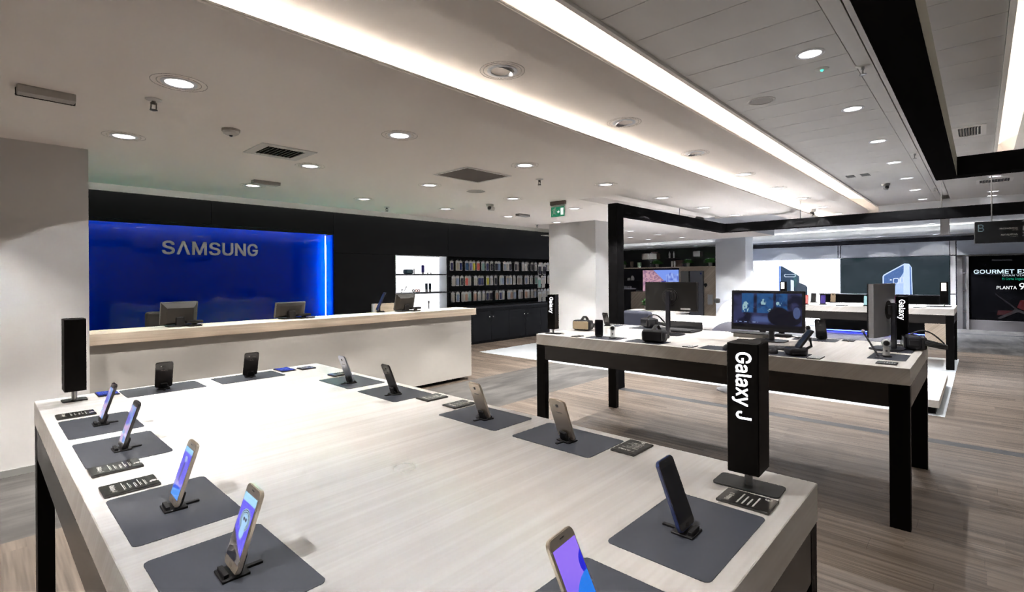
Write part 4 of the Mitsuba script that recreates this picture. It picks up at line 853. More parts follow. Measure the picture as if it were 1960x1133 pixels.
part(t, 'label_sticker', L(B(0.12 - 0.31, 0.21 - 0.31, 0.0222, 0.0228, -0.115, -0.10)), ('vc', (0.45, 0.45, 0.45)))
w_ = words('SAMSUNG', 0.009, 0.05, 0.001)
part(t, 'back_lettering', R(onto(w_, (-1, 0, 0), (0, 0, 1), (0.025, 0.037, 1.305))), ('vc', (0.35, 0.35, 0.35)))
def scr_night(p, n, uv):
    x, y = uv.x, uv.y
    bx = lambda x0, x1, y0, y1, e=0.012: mikit.smoothstep(x0 - e, x0 + e, x) * mikit.smoothstep(x1 + e, x1 - e, x) * mikit.smoothstep(y0 - e, y0 + e, y) * mikit.smoothstep(y1 + e, y1 - e, y)
    el = lambda cx, cy, rx, ry: 1 - mikit.smoothstep(0.9, 1.1, dr.sqrt(dr.square((x - cx) / rx) + dr.square((y - cy) / ry)))
    nz = mikit.fbm(x * 9, y * 6, 2.0, 4)
    c = mikit.mix((0.010, 0.011, 0.028), (0.045, 0.05, 0.14), mikit.smoothstep(0.3, 0.7, nz))
    for x0, x1 in ((0.13, 0.31), (0.36, 0.60), (0.64, 0.80)):
        c = mikit.mix(c, mikit.mix((0.015, 0.035, 0.12), (0.03, 0.13, 0.36), mikit.smoothstep(0.35, 0.75, nz + 0.25 * y)), bx(x0, x1, 0.42, 0.98))
    for cx, cy, rx, ry in ((0.19, 0.58, 0.05, 0.16), (0.46, 0.72, 0.04, 0.10), (0.57, 0.50, 0.05, 0.05), (0.68, 0.70, 0.04, 0.06)):
        c = mikit.mix(c, (0.45, 0.72, 0.80), el(cx, cy, rx, ry) * mikit.smoothstep(0.35, 0.6, mikit.noise(x * 40, y * 22)))
    c = mikit.mix(c, (0.12, 0.18, 0.45), bx(0.30, 0.56, 0.16, 0.32, 0.05) * 0.8)
    c = mikit.mix(c, (0.007, 0.007, 0.016), el(0.68, 0.34, 0.16, 0.26))
    c = mikit.mix(c, (0.007, 0.007, 0.016), el(0.86, 0.30, 0.14, 0.20))
    c = mikit.mix(c, (0.10, 0.14, 0.32), el(0.93, 0.45, 0.05, 0.16))
    c = mikit.mix(c, (0.30, 0.40, 0.72), bx(0.04, 0.38, 0.135, 0.165, 0.006) * mikit.smoothstep(0.35, 0.5, mikit.noise(x * 90, 1.0)))
    c = mikit.mix(c, (0.008, 0.007, 0.009), 1 - mikit.smoothstep(0.09, 0.10, y))
    return mikit.mix(c, (0.012, 0.009, 0.010), mikit.smoothstep(0.985, 0.99, y))
monitor((4.30, 1.242), -91, 'black monitor with a night interior picture in the middle of the second table', 0.535, 0.318, 1.166, screen=lit(scr_night, 0.62), tilt=3)
t, R, L = monitor((4.44, 0.512), 171, 'curved silver monitor seen from its back edge at the right of the second table', 0.466, 0.372, 1.197, curve=0.02, back=('vc_metal', (0.62, 0.62, 0.64)), ring=False, stand_off=0.05)
t = thing('laptop', 'black laptop lying behind the left monitor, its lid open', 'laptop')
part(t, 'base', rbox(4.50, 4.76, 1.95, 2.28, TZ, TZ + 0.018, 0.006, 1), ('vc', (0.012, 0.012, 0.013)), 30)
part(t, 'lid', move(rbox(-0.004, 0.004, -0.165, 0.165, 0, 0.07, 0.0035, 1), (4.765, 2.115, TZ + 0.012), 0), ('vc_gloss', (0.02, 0.02, 0.022)), 30)
part(t, 'keyboard', B(4.56, 4.74, 1.98, 2.25, TZ + 0.018, TZ + 0.0195), ('vc', (0.03, 0.03, 0.032)))
t = thing('keyboard', 'thin black keyboard lying before the middle monitor', 'keyboard')
R = lambda m: move(m, (3.93, 1.08, TZ), -75)
part(t, 'base', R(rbox(-0.20, 0.20, -0.06, 0.06, 0.0, 0.016, 0.006, 1)), ('vc', (0.014, 0.014, 0.015)), 30)
part(t, 'keys', R(cat([B(-0.19 + 0.0255 * i, -0.168 + 0.0255 * i, -0.05 + 0.021 * j, -0.033 + 0.021 * j, 0.016, 0.019, 0.002) for i in range(15) for j in range(5)])), ('vc', (0.03, 0.03, 0.032)))
for x, y, la in ((3.70, 1.335, 'black computer mouse left of the glowing lettered sign'), (3.715, 1.035, 'dark computer mouse right of the glowing lettered sign')):
    t = thing('mouse', la, 'mouse')
    part(t, 'shell', move(ball(1, (0, 0, 0), 3, (0.055, 0.031, 0.030)), (x, y, TZ + 0.006), 10).slice_plane((0, 0, TZ + 0.0005), (0, 0, 1), cap=True), ('vc_gloss', (0.015, 0.015, 0.017)), 40)
    part(t, 'wheel', cyl((x - 0.03, y - 0.004, TZ + 0.030), (x - 0.03, y + 0.004, TZ + 0.030), 0.006, 12), ('vc', (0.06, 0.06, 0.06)), 40)
t = thing('connector_box', 'flat pale box with black top under the middle monitor', 'box')
part(t, 'body', B(4.52, 4.70, 1.34, 1.58, TZ, TZ + 0.03, 0.003), ('vc', (0.50, 0.48, 0.45)))
part(t, 'lid', B(4.52, 4.70, 1.30, 1.60, TZ + 0.03, TZ + 0.036, 0.002), ('vc', (0.015, 0.015, 0.016)))
t = thing('cable_hub', 'small black cable hub right of the middle monitor stem', 'cable hub')
part(t, 'body', rbox(4.70, 4.78, 1.18, 1.30, TZ, TZ + 0.025, 0.008, 1), ('vc', BLACK), 30)
part(t, 'cable', tube([(4.74, 1.18, TZ + 0.012), (4.70, 1.12, TZ + 0.006), (4.78, 1.08, TZ + 0.005)], 0.004, 6), ('vc', BLACK), 50)

# ================================================================== low bench before the far table
t = thing('low_bench', 'low white topped bench on a black plinth behind the second table', 'bench')
part(t, 'top', B(6.74, 8.55, 0.315, 0.72, 0.072, 0.150, 0.002), 'wood_top')
part(t, 'plinth', B(6.79, 8.50, 0.345, 0.69, 0.0, 0.072), 'black_metal')
t = thing('cable_outlet', 'tiny dark cable outlet on the low bench top', 'outlet')
put(t, lathe([(0, 0.158), (0.018, 0.158), (0.02, 0.150), (0, 0.150)], 16).apply_translation((7.55, 0.60, 0)), ('vc', BLACK), 40)

# ================================================================== far table: phones, signs, mats
G3 = 'phones on the far table'
def far_phone(x, y, rz, label, col, emit=None, W=0.085, L=0.165, m='vc'):
    t = thing('smartphone', label, 'phone', G3)
    R = lambda q: move(move(q, (0, 0, 0.012), 0, -12), (x, y, TZ), rz)
    part(t, 'body', R(rbox(-W / 2, W / 2, -0.005, 0.005, 0, L, 0.0045, 1)), (m, col), 30)
    if emit: glow(t, 'screen', R(B(-W / 2 + 0.005, W / 2 - 0.005, -0.0065, -0.005, 0.012, L - 0.012)), emit)
    else: part(t, 'camera', R(rbox(-0.01, 0.01, -0.0065, -0.004, L - 0.035, L - 0.015, 0.001, 1)), ('vc', BLACK))
    part(t, 'stand', move(B(-0.05, 0.05, -0.03, 0.05, 0, 0.012, 0.003), (x, y, TZ), rz), ('vc', (0.03, 0.03, 0.03)))
far_phone(10.18, 2.30, -90, 'red and white smartphone just right of the middle monitor, on the far table', (0.55, 0.08, 0.06), (0.9, 0.22, 0.20))
far_phone(11.10, 2.37, -90, 'black smartphone at the back of the far table before the white screen', (0.015, 0.015, 0.016))
far_phone(10.30, 2.05, -90, 'dark smartphone with a blue and red screen on the far table', (0.012, 0.012, 0.014), (0.06, 0.03, 0.30))
far_phone(11.18, 2.06, -90, 'tan smartphone seen from behind on the far table', (0.24, 0.18, 0.12))
far_phone(10.20, 1.395, -90, 'pale cyan smartphone on the far table left of the silver monitor', (0.35, 0.62, 0.66), (0.42, 0.72, 0.76))
far_phone(10.16, 1.01, -90, 'magenta smartphone on the far table right of the silver monitor', (0.6, 0.03, 0.35), (0.75, 0.03, 0.42))
for (x, y, la) in ((10.73, 0.43, 'black sign with a lit window at the right end of the far table'), (11.20, 2.92, 'small dark sign with a lit strip rising behind the middle monitor')):
    t = thing('lettered_sign', la, 'sign')
    part(t, 'base_plate', B(x - 0.06, x + 0.06, y - 0.09, y + 0.09, TZ, TZ + 0.006), ('vc', (0.03, 0.03, 0.03)))
    part(t, 'pole', cyl((x, y, TZ), (x, y, TZ + 0.06), 0.01, 12), 'steel', 40)
    part(t, 'box', B(x - 0.046, x + 0.046, y - 0.052, y + 0.052, TZ + 0.045, TZ + 0.40, 0.002), 'black_metal')
    glow(t, 'lettering', B(x - 0.0475, x - 0.046, y - 0.028, y + 0.034, TZ + 0.255, TZ + 0.385), (2.0, 1.9, 1.7))
for x0, x1, y0, y1, la in ((10.5, 10.95, 0.34, 0.66, 'grey mat under the sign at the right end of the far table'), (10.10, 10.28, 1.66, 1.84, 'grey mat at the front of the far table'), (10.10, 10.28, 0.62, 0.78, 'small dark mat at the front right of the far table')):
    mat_(t, x0, x1, y0, y1, la, 'mats on the far table')
t = thing('low_black_counter', 'long black counter with blue light under it behind the far table', 'counter')
part(t, 'body', B(15.05, 15.55, 0.69, 3.06, 0.05, 0.935, 0.004), 'black_panel')
part(t, 'top', B(15.03, 15.57, 0.67, 3.08, 0.935, 0.955, 0.003), ('vc', (0.03, 0.03, 0.033)))
glow(t, 'light_strip', B(15.06, 15.10, 0.70, 3.05, 0.022, 0.045), (0.5, 0.9, 16.0), 0.3)
part(t, 'feet', cat([B(15.1, 15.5, y, y + 0.05, 0, 0.05) for y in (0.8, 1.9, 2.9)]), 'black_metal')
t = thing('wooden_crate', 'small pale wooden pedestal seen under the right end of the far table', 'pedestal')
part(t, 'body', B(13.6, 14.0, 0.50, 0.86, 0.0, 0.52, 0.003), 'wood_counter')
part(t, 'top', B(13.58, 14.02, 0.48, 0.88, 0.52, 0.545, 0.002), 'wood_top')

# ================================================================== screen wall
XW = 17.73
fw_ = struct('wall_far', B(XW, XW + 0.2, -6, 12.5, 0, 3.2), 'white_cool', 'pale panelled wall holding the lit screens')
part(fw_, 'top_strip', B(XW - 0.05, XW, -6, 5.56, 2.330, 2.445), ('vc', (0.008, 0.008, 0.012)))
for y0, y1 in ((3.13, 5.56), (0.60, 3.04), (-6, 0.455)): part(fw_, 'fascia_panel', B(XW - 0.03, XW, y0, y1, 1.945, 2.325, 0.002), ('vc', (0.56, 0.60, 0.68)))
part(fw_, 'fascia_panel', B(XW - 0.03, XW, 3.06, 3.11, 1.945, 2.325, 0.002), ('vc', (0.58, 0.61, 0.68)))
for z0, z1 in ((1.955, 2.325), (0.92, 1.925), (0.46, 0.90), (0, 0.44)): part(fw_, 'pilaster_panel', B(XW - 0.03, XW, 0.475, 0.585, z0, z1, 0.002), ('vc', (0.70, 0.70, 0.74)))
part(fw_, 'joint', B(XW - 0.012, XW, 0.455, 0.60, 0, 2.325), ('vc', (0.02, 0.02, 0.03)))
part(fw_, 'joint', B(XW - 0.012, XW, 3.04, 3.13, 1.945, 2.325), ('vc', (0.02, 0.02, 0.03)))
part(fw_, 'return_panel', B(16.7, XW, 5.56, 5.62, 0, 2.5), ('vc', (0.66, 0.70, 0.80)))
def on_wall(g, y, z, d0=0.0, d1=0.004): return onto(prism(g, d0, d1), (0, -1, 0), (0, 0, 1), (XW - 0.045, y, z))
t = thing('led_screen', 'large white lit screen with a picture of two dark phones', 'screen')
glow(t, 'display', B(XW - 0.045, XW - 0.02, 3.075, 5.555, 0.60, 1.92), (1.35, 1.38, 1.42), 3.0)
def poly_emit(name, pts, rgb, lev=0): glow(t, name, on_wall(Polygon(pts), 0, 0, 0.001 + 0.002 * lev, 0.003 + 0.002 * lev), rgb)
Yp = lambda L: [(-y, z) for y, z in L]
poly_emit('phone_picture', Yp([(4.72, 1.735), (4.66, 1.735), (4.20, 1.44), (4.16, 1.40), (4.16, 0.62), (4.72, 0.62)]), (0.035, 0.065, 0.11))
poly_emit('phone_edge', Yp([(4.74, 1.735), (4.68, 1.735), (4.68, 0.62), (4.74, 0.62)]), (0.25, 0.40, 0.85), 1)
poly_emit('phone_edge', Yp([(4.40, 1.30), (4.31, 1.27), (4.31, 0.62), (4.40, 0.62)]), (0.85, 0.95, 1.1), 1)
poly_emit('phone_picture', Yp([(4.31, 1.275), (3.98, 1.12), (3.935, 1.06), (3.935, 0.62), (4.31, 0.62)]), (0.03, 0.055, 0.085), 2)
glow(t, 'camera_picture', on_wall(rrect(0.34, 0.10, 0.045, -4.42, 1.43).difference(rrect(0.29, 0.06, 0.029, -4.42, 1.43)), 0, 0, 0.004, 0.006), (0.55, 0.65, 0.8))
t = thing('led_screen', 'large dark teal screen with a picture of one blue phone', 'screen')
glow(t, 'display', B(XW - 0.045, XW - 0.02, 0.60, 3.055, 0.60, 1.925), (0.013, 0.028, 0.032), 0.3, m='matte_black')
poly_emit('phone_edge', Yp([(2.04, 1.40), (2.00, 1.45), (1.55, 1.745), (1.44, 1.735), (1.385, 1.63), (1.36, 0.62), (2.04, 0.62)]), (0.62, 0.78, 1.15))
poly_emit('phone_picture', Yp([(2.01, 1.39), (1.97, 1.43), (1.58, 1.69), (1.56, 1.69), (1.585, 0.62), (2.01, 0.62)]), (0.065, 0.15, 0.38), 1)
poly_emit('phone_shine', Yp([(1.565, 1.50), (1.575, 0.66), (1.98, 0.66)]), (0.45, 0.62, 1.0), 2)
poly_emit('phone_side', Yp([(1.405, 1.66), (1.43, 1.66), (1.42, 0.62), (1.385, 0.62)]), (0.10, 0.20, 0.50), 2)
glow(t, 'camera_picture', on_wall(unary_union([rrect(0.13, 0.16, 0.03, -1.735, 1.26).difference(rrect(0.09, 0.12, 0.02, -1.735, 1.26)), sbox(-1.87, 1.27, -1.83, 1.31), rrect(0.075, 0.17, 0.03, -1.60, 1.29).difference(rrect(0.04, 0.13, 0.015, -1.60, 1.29)), Polygon([(-1.655, 1.20), (-1.625, 1.20), (-1.625, 1.36), (-1.655, 1.35)])]), 0, 0, 0.007, 0.009), (0.7, 0.8, 1.0))
# doorway with the dark lit advertisement
t = thing('door_1', 'worn grey steel door frame right of the lit screens', None, None, 'structure')
part(t, 'post', B(XW - 0.10, XW - 0.03, 0.335, 0.452, 0, 1.925, 0.004), ('vc', (0.10, 0.095, 0.095)))
part(t, 'post', B(XW - 0.16, XW - 0.10, 0.215, 0.265, 0, 1.90, 0.004), ('vc', (0.22, 0.21, 0.21)))
part(t, 'lintel', B(XW - 0.14, XW - 0.03, -0.9, 0.452, 1.905, 1.94, 0.003), ('vc', (0.10, 0.095, 0.09)))
for z in (0.45, 1.0, 1.45): part(t, 'bracket', B(XW - 0.15, XW - 0.09, 0.25, 0.345, z, z + 0.03), ('vc', (0.07, 0.06, 0.06)))
t = thing('advert_screen', 'black lit advertising screen with white and green lettering at the right edge', 'screen')
part(t, 'panel', B(XW - 0.09, XW - 0.03, -3.0, 0.215, 0.26, 1.90), 'matte_black')
part(t, 'sill', B(XW - 0.12, XW - 0.03, -3.0, 0.215, 0.0, 0.26, 0.003), ('vc', (0.16, 0.15, 0.15)))
def adv(name, text, y, z, h, w, rgb, bold=True): glow(t, name, onto(words(text, h, w, 0.003, bold), (0, -1, 0), (0, 0, 1), (XW - 0.0905, y, z)), rgb)
adv('lettering', 'GOURMET EXPERIENCE', 0.125, 1.45, 0.095, 1.72, (0.75, 0.95, 1.05))
part(t, 'rule', B(XW - 0.093, XW - 0.09, -1.55, 0.125, 1.432, 1.440), ('vc', (0.35, 0.45, 0.5)))
adv('small_lettering', 'GRAN VÍA', -0.40, 1.375, 0.045, 0.40, (0.45, 0.50, 0.55))
adv('green_lettering', 'El Corte Inglés', -0.40, 1.285, 0.055, 0.40, (0.01, 0.42, 0.24), False)
adv('lettering', 'PLANTA', -0.30, 1.055, 0.075, 0.36, (0.95, 1.0, 1.0))
adv('lettering', '9ª', -0.70, 1.055, 0.15, None, (0.95, 1.0, 1.0))
adv('faint_lettering', 'Restaurantes', -0.22, 1.77, 0.04, 0.36, (0.05, 0.05, 0.055), False)
glow(t, 'picture', onto(prism(Polygon([(0.30, 0.32), (0.62, 0.55), (0.70, 0.55), (1.10, 0.32), (1.06, 0.30), (0.70, 0.48), (0.66, 0.48), (0.36, 0.30)]), 0, 0.003), (0, -1, 0), (0, 0, 1), (XW - 0.0905, 0, 0)), (0.022, 0.020, 0.022))
glow(t, 'picture', onto(prism(Polygon([(0.26, 0.93), (0.28, 0.95), (0.68, 0.56), (0.65, 0.54)]), 0, 0.003), (0, -1, 0), (0, 0, 1), (XW - 0.0905, 0, 0)), (0.012, 0.011, 0.012))
glow(t, 'picture', onto(prism(Polygon([(0.66, 0.60), (0.72, 0.78), (0.82, 0.80), (0.88, 0.62), (0.80, 0.52)]), 0, 0.003), (0, -1, 0), (0, 0, 1), (XW - 0.0905, 0, 0)), (0.05, 0.004, 0.004))
glow(t, 'picture', onto(prism(Polygon([(0.30, 0.40), (0.32, 0.52), (0.60, 0.52), (0.56, 0.42)]), 0, 0.003), (0, -1, 0), (0, 0, 1), (XW - 0.0905, 0, 0)), (0.03, 0.004, 0.005))
glow(t, 'picture', onto(prism(Polygon([(0.80, 0.44), (0.86, 0.52), (1.15, 0.50), (1.12, 0.40)]), 0, 0.003), (0, -1, 0), (0, 0, 1), (XW - 0.0905, 0, 0)), (0.006, 0.006, 0.03))
t = thing('hanging_duct', 'square grey pillar box hanging from the far ceiling before the bright cove', 'duct')
part(t, 'body', B(12.6, 12.74, 0.425, 0.555, 2.20, 2.72, 0.004), ('vc', (0.30, 0.30, 0.31)))
part(t, 'cap', B(12.58, 12.76, 0.405, 0.575, 2.19, 2.203, 0.002), ('vc', (0.24, 0.24, 0.25)))
# direction sign B
t = thing('direction_sign', 'dark hanging direction sign with the letter B and white arrows at the right edge', 'sign')
XS = 8.0
part(t, 'panel', B(XS, XS + 0.05, -0.95, 0.043, 1.802, 2.052, 0.002), ('vc', (0.008, 0.009, 0.010)))
part(t, 'side_edge', B(XS - 0.001, XS + 0.052, 0.043, 0.050, 1.798, 2.056), 'steel')
for y in (-0.1, -0.8): part(t, 'rod', cyl((XS + 0.025, y, 2.05), (XS + 0.025, y, ZM + 0.005), 0.006, 8), 'steel', 40)
def sg(name, mesh, y, z, col): part(t, name, onto(mesh, (0, -1, 0), (0, 0, 1), (XS - 0.0005, y, z)), ('vc', col))
sg('letter', words('B', 0.085, 0.052, 0.002, False), 0.018, 1.935, (0.16, 0.24, 0.27))
sg('lettering', words('ASCENSORES', 0.016, 0.15, 0.001), -0.160, 1.952, (0.5, 0.5, 0.5))
sg('lettering', words('ASEOS', 0.008, 0.05, 0.001), -0.262, 1.935, (0.2, 0.2, 0.2))
sg('lettering', words('ESCALERAS', 0.016, 0.135, 0.001), -0.175, 1.882, (0.5, 0.5, 0.5))
sg('lettering', words('RESTAURANTE', 0.008, 0.06, 0.001), -0.250, 1.862, (0.2, 0.2, 0.2))
sg('arrow', prism(Polygon([(0, 0.03), (0.024, 0.056), (0.048, 0.03), (0.031, 0.03), (0.031, 0), (0.017, 0), (0.017, 0.03)]), 0, 0.001), -0.345, 2.00, (0.62, 0.62, 0.62))
sg('symbol', cat([prism(sbox(0.004, 0, 0.018, 0.034), 0, 0.001), prism(sbox(0.028, 0, 0.042, 0.034), 0, 0.001), prism(rrect(0.011, 0.010, 0.0049, 0.011, 0.042), 0, 0.001), prism(rrect(0.011, 0.010, 0.0049, 0.035, 0.042), 0, 0.001)]), -0.345, 1.93, (0.5, 0.5, 0.5))
sg('symbol', cat([prism(Polygon([(0, 0.004), (0.006, 0), (0.048, 0.040), (0.042, 0.046)]), 0, 0.001), prism(Polygon([(0.0, 0.044), (0.012, 0.046), (0.046, 0.004), (0.040, 0)]), 0, 0.001)]), -0.345, 1.866, (0.55, 0.55, 0.55))

# ================================================================== lounge and kitchen seen through the frame
t = thing('tub_chair', 'dark blue grey round backed chair just right of the black post', 'chair')
part(t, 'backrest', rbox(7.10, 7.22, 3.72, 4.22, 0.42, 0.90, 0.055), ('vc', (0.035, 0.038, 0.055)), 40)
part(t, 'seat', rbox(7.12, 7.48, 3.76, 4.18, 0.36, 0.45, 0.04), ('vc', (0.035, 0.038, 0.055)), 40)
for x in (7.2, 7.42):
    for y in (3.79, 4.15): part(t, 'leg', cyl((x, y, 0), (x, y, 0.37), 0.016, 10), 'black_metal', 40)
t = thing('armchair', 'white armchair with a curved back behind the left monitor', 'armchair')
part(t, 'backrest', rbox(7.55, 7.70, 3.55, 3.98, 0.30, 0.86, 0.06), ('vc', (0.72, 0.71, 0.70)), 40)
part(t, 'seat', rbox(7.65, 8.15, 3.50, 4.0, 0.20, 0.44, 0.06), ('vc', (0.72, 0.71, 0.70)), 40)
for y in (3.46, 3.94): part(t, 'armrest', rbox(7.66, 8.12, y, y + 0.10, 0.25, 0.60, 0.045), ('vc', (0.70, 0.69, 0.68)), 40)
for x in (7.66, 8.08):
    for y in (3.56, 3.94): part(t, 'foot', cyl((x, y, 0), (x, y, 0.21), 0.018, 10), 'steel', 40)
t = thing('lounge_table', 'white table with a grey edge behind the left monitor', 'table')
part(t, 'top', B(6.95, 8.15, 2.55, 3.22, 0.70, 0.735, 0.004), ('vc', (0.76, 0.76, 0.77)))
part(t, 'edge', B(6.97, 8.13, 2.57, 3.20, 0.672, 0.70), ('vc', (0.14, 0.14, 0.16)))
for x in (7.05, 8.05):
    for y in (2.64, 3.13): part(t, 'leg', cyl((x, y, 0), (x, y, 0.675), 0.022, 10), 'steel', 40)
t = thing('pouf', 'dark grey rounded pouf chair back beside the middle monitor', 'chair')
part(t, 'shell', ball(1, (6.50, 2.28, 0.60), 3, (0.28, 0.30, 0.27)), ('vc', (0.04, 0.04, 0.055)), True)
part(t, 'cushion', ball(1, (6.55, 2.28, 0.46), 3, (0.25, 0.27, 0.12)), ('vc', (0.05, 0.05, 0.065)), True)
part(t, 'foot', lathe([(0, 0), (0.20, 0), (0.20, 0.015), (0.03, 0.03), (0.025, 0.36), (0, 0.36)], 24).apply_translation((6.52, 2.28, 0)), 'steel', 40)
t = thing('egg_chair', 'round white egg chair left of the middle monitor', 'chair')
egg = ball(1, (0, 0, 0), 4, (0.30, 0.34, 0.36))
part(t, 'shell', egg.apply_translation((9.62, 3.32, 0.64)), ('vc', (0.74, 0.73, 0.73)), True)
part(t, 'headrest', rbox(9.50, 9.60, 3.58, 3.68, 0.93, 1.02, 0.03), ('vc', (0.03, 0.03, 0.03)), 40)
part(t, 'foot', lathe([(0, 0), (0.24, 0), (0.24, 0.02), (0.05, 0.05), (0.045, 0.32), (0, 0.32)], 24).apply_translation((9.62, 3.32, 0)), 'steel', 40)
t = thing('sofa', 'low white sofa behind the white lounge table', 'sofa')
part(t, 'seat', rbox(8.42, 9.0, 3.2, 4.3, 0.10, 0.44, 0.05), ('vc', (0.74, 0.74, 0.74)), 40)
part(t, 'backrest', rbox(8.97, 9.15, 3.2, 4.3, 0.20, 0.72, 0.06), ('vc', (0.74, 0.74, 0.74)), 40)
part(t, 'base', B(8.46, 9.08, 3.25, 4.25, 0.0, 0.11), ('vc', (0.2, 0.2, 0.2)))
part('armchair', 'cushion', rbox(7.72, 8.1, 3.58, 3.92, 0.43, 0.50, 0.03), ('vc', (0.70, 0.69, 0.68)), 40)
# wooden counter with plant
t = thing('wooden_ledge', 'pale wooden bar ledge under the green potted plant', 'counter')
part(t, 'front', B(9.95, 10.02, 4.55, 5.75, 0, 0.66, 0.003), 'wood_counter')
part(t, 'top', B(9.93, 10.40, 4.53, 5.77, 0.66, 0.70, 0.003), 'wood_top')
def plant(o, label, h, r, n, seed, pot=(0.5, 0.5, 0.5), pr=0.06, ph=0.10, name='potted_plant'):
    g = np.random.default_rng(seed)
    t = thing(name, label, 'plant')
    part(t, 'pot', lathe([(0, 0), (pr * 0.75, 0), (pr, ph), (pr * 0.9, ph), (pr * 0.85, ph * 0.9), (0, ph * 0.9)], 20).apply_translation(o), ('vc', pot), 40)
    ms = []
    for i in range(n):
        a, e = g.uniform(0, 2 * PI), g.uniform(0.2, 1.35)
        L = h * g.uniform(0.5, 1.0)
        d = np.array([math.cos(a) * math.cos(e), math.sin(a) * math.cos(e), math.sin(e)])
        b = np.array([-math.sin(a), math.cos(a), 0]); w = L * 0.19
        p0 = np.array(o) + (0, 0, ph * 0.9); m1 = p0 + d * L * 0.55 * np.array([r, r, 1]); tip = p0 + d * L * np.array([r, r, 1]) - (0, 0, L * 0.18)
        v = np.array([p0, m1 + b * w, tip, m1 - b * w, m1 + (0, 0, 0.01)])
        ms.append(trimesh.Trimesh(v, [(0, 1, 4), (1, 2, 4), (2, 3, 4), (3, 0, 4)], process=False))
    part(t, 'foliage', cat(ms), 'leaf', kind='stuff')
plant((10.1, 5.36, 0.70), 'green leafy potted plant at the left edge of the left monitor', 0.26, 0.85, 60, 3)
# far kitchen wall
XK = XW - 0.02
part(fw_, 'dark_upper_panel', B(XK - 0.02, XK + 0.02, 6.1, 12.4, 1.78, 2.46), ('vc', (0.012, 0.012, 0.012)))
part(fw_, 'wood_panel', B(XK - 0.40, XK + 0.02, 6.1, 7.92, 0, 1.734, 0.003), 'wood_counter')
part(fw_, 'dark_panel', B(XK - 0.05, XK + 0.02, 7.92, 12.4, 0.90, 1.734), ('vc', (0.010, 0.010, 0.014)))
t = thing('long_shelf', 'long pale shelf with plants and boxes on the kitchen wall, seen through the black frame', 'shelf')
part(t, 'board', B(XK - 0.42, XK - 0.021, 6.1, 12.4, 1.735, 1.7745, 0.003), 'wood_top')
part(t, 'lip', B(XK - 0.425, XK - 0.42, 6.1, 12.4, 1.735, 1.7745), 'wood_counter')
t = thing('kitchen_counter', 'dark kitchen counter with a white ledge left of the television', 'counter')
part(t, 'dark_base', B(XK - 0.45, XK - 0.051, 9.84, 12.4, 0.0, 0.90, 0.003), ('vc', (0.014, 0.014, 0.016)))
part(t, 'wood_base', B(XK - 0.45, XK - 0.051, 7.93, 9.84, 0.0, 0.85, 0.003), 'wood_counter')
part(t, 'ledge_support', B(XK - 0.44, XK - 0.06, 9.86, 12.4, 0.90, 0.94), ('vc', (0.02, 0.02, 0.02)))
part(t, 'ledge', B(XK - 0.45, XK - 0.051, 9.84, 12.4, 0.94, 0.98, 0.003), 'white_cool')
for i in range(7):
    y = 9.90 + i * 0.085
    tt = thing('cup', f'small white cup on the kitchen ledge, {ORD[i]} from the right', 'cup', 'row of cups on the kitchen ledge')
    put(tt, lathe([(0, 0.98), (0.025, 0.98), (0.033, 1.055), (0.029, 1.055), (0.023, 0.99), (0, 0.99)], 14).apply_translation((XK - 0.35, y, 0)), ('vc', (0.70, 0.70, 0.70)), 40)
t = thing('small_shelf', 'small dark shelf with two white kettles on the kitchen wall', 'shelf')
put(t, B(XK - 0.20, XK - 0.05, 9.6, 10.4, 1.265, 1.28), ('vc', (0.05, 0.05, 0.06)))
for i, (y, h, r) in enumerate(((10.12, 0.11, 0.055), (9.96, 0.19, 0.06))):
    tt = thing('kettle', f'white kettle on the dark kitchen wall, {["smaller left", "taller right"][i]} one', 'kettle')
    part(tt, 'body', lathe([(0, 0), (r, 0), (r * 1.05, h * 0.4), (r * 0.75, h * 0.9), (0, h)], 18).apply_translation((XK - 0.12, y, 1.28)), ('vc', (0.6, 0.6, 0.6)), 40)
    part(tt, 'handle', tube([(XK - 0.12, y - r, 1.30), (XK - 0.12, y - r - 0.04, 1.33), (XK - 0.12, y - r * 0.8, 1.28 + h * 0.85)], 0.008, 6), ('vc', (0.5, 0.5, 0.5)), 40)
t = thing('television', 'television with a street picture on the kitchen wall', 'television')
def scr_city(p, n, uv):
    x, y = uv.x, uv.y
    nz = mikit.noise(x * 26, y * 20, 2.0)
    c = mi.Color3f(0.20, 0.32, 0.85)
    c = mikit.mix(c, mikit.mix((0.22, 0.12, 0.22), (0.62, 0.36, 0.42), nz), mikit.smoothstep(0.0, 0.01, 0.98 - 1.15 * x - y + 0.55 * (1 - x)) * mikit.smoothstep(0.62, 0.60, x))
    c = mikit.mix(c, (0.07, 0.07, 0.28), mikit.smoothstep(0.5, 0.49, y) * mikit.smoothstep(0.52, 0.54, x) * mikit.smoothstep(0.68, 0.66, x))
    c = mikit.mix(c, mikit.mix((0.08, 0.13, 0.55), (0.35, 0.48, 0.95), mikit.noise(x * 30, y * 9, 6.0)), mikit.smoothstep(0.66, 0.67, x) * mikit.smoothstep(0.92, 0.9, y + 0.2 * mikit.noise(x * 14, 0)))
    return c
part(t, 'housing', B(XK - 0.12, XK - 0.055, 8.02, 9.53, 0.86, 1.70, 0.004), ('vc', BLACK))
q, uv = quad_uv(1.45, 0.80)
glow(t, 'screen', onto(q, (0, -1, 0), (0, 0, 1), (XK - 0.1215, 8.79, 1.272)), lit(scr_city), 0.3, uv=uv)
t = thing('refrigerator', 'tall grey steel refrigerator with two doors beside the television', 'refrigerator')
part(t, 'body', B(XK - 0.46, XK - 0.402, 7.02, 7.83, 0.04, 1.615, 0.003), ('vc', (0.05, 0.05, 0.05)))
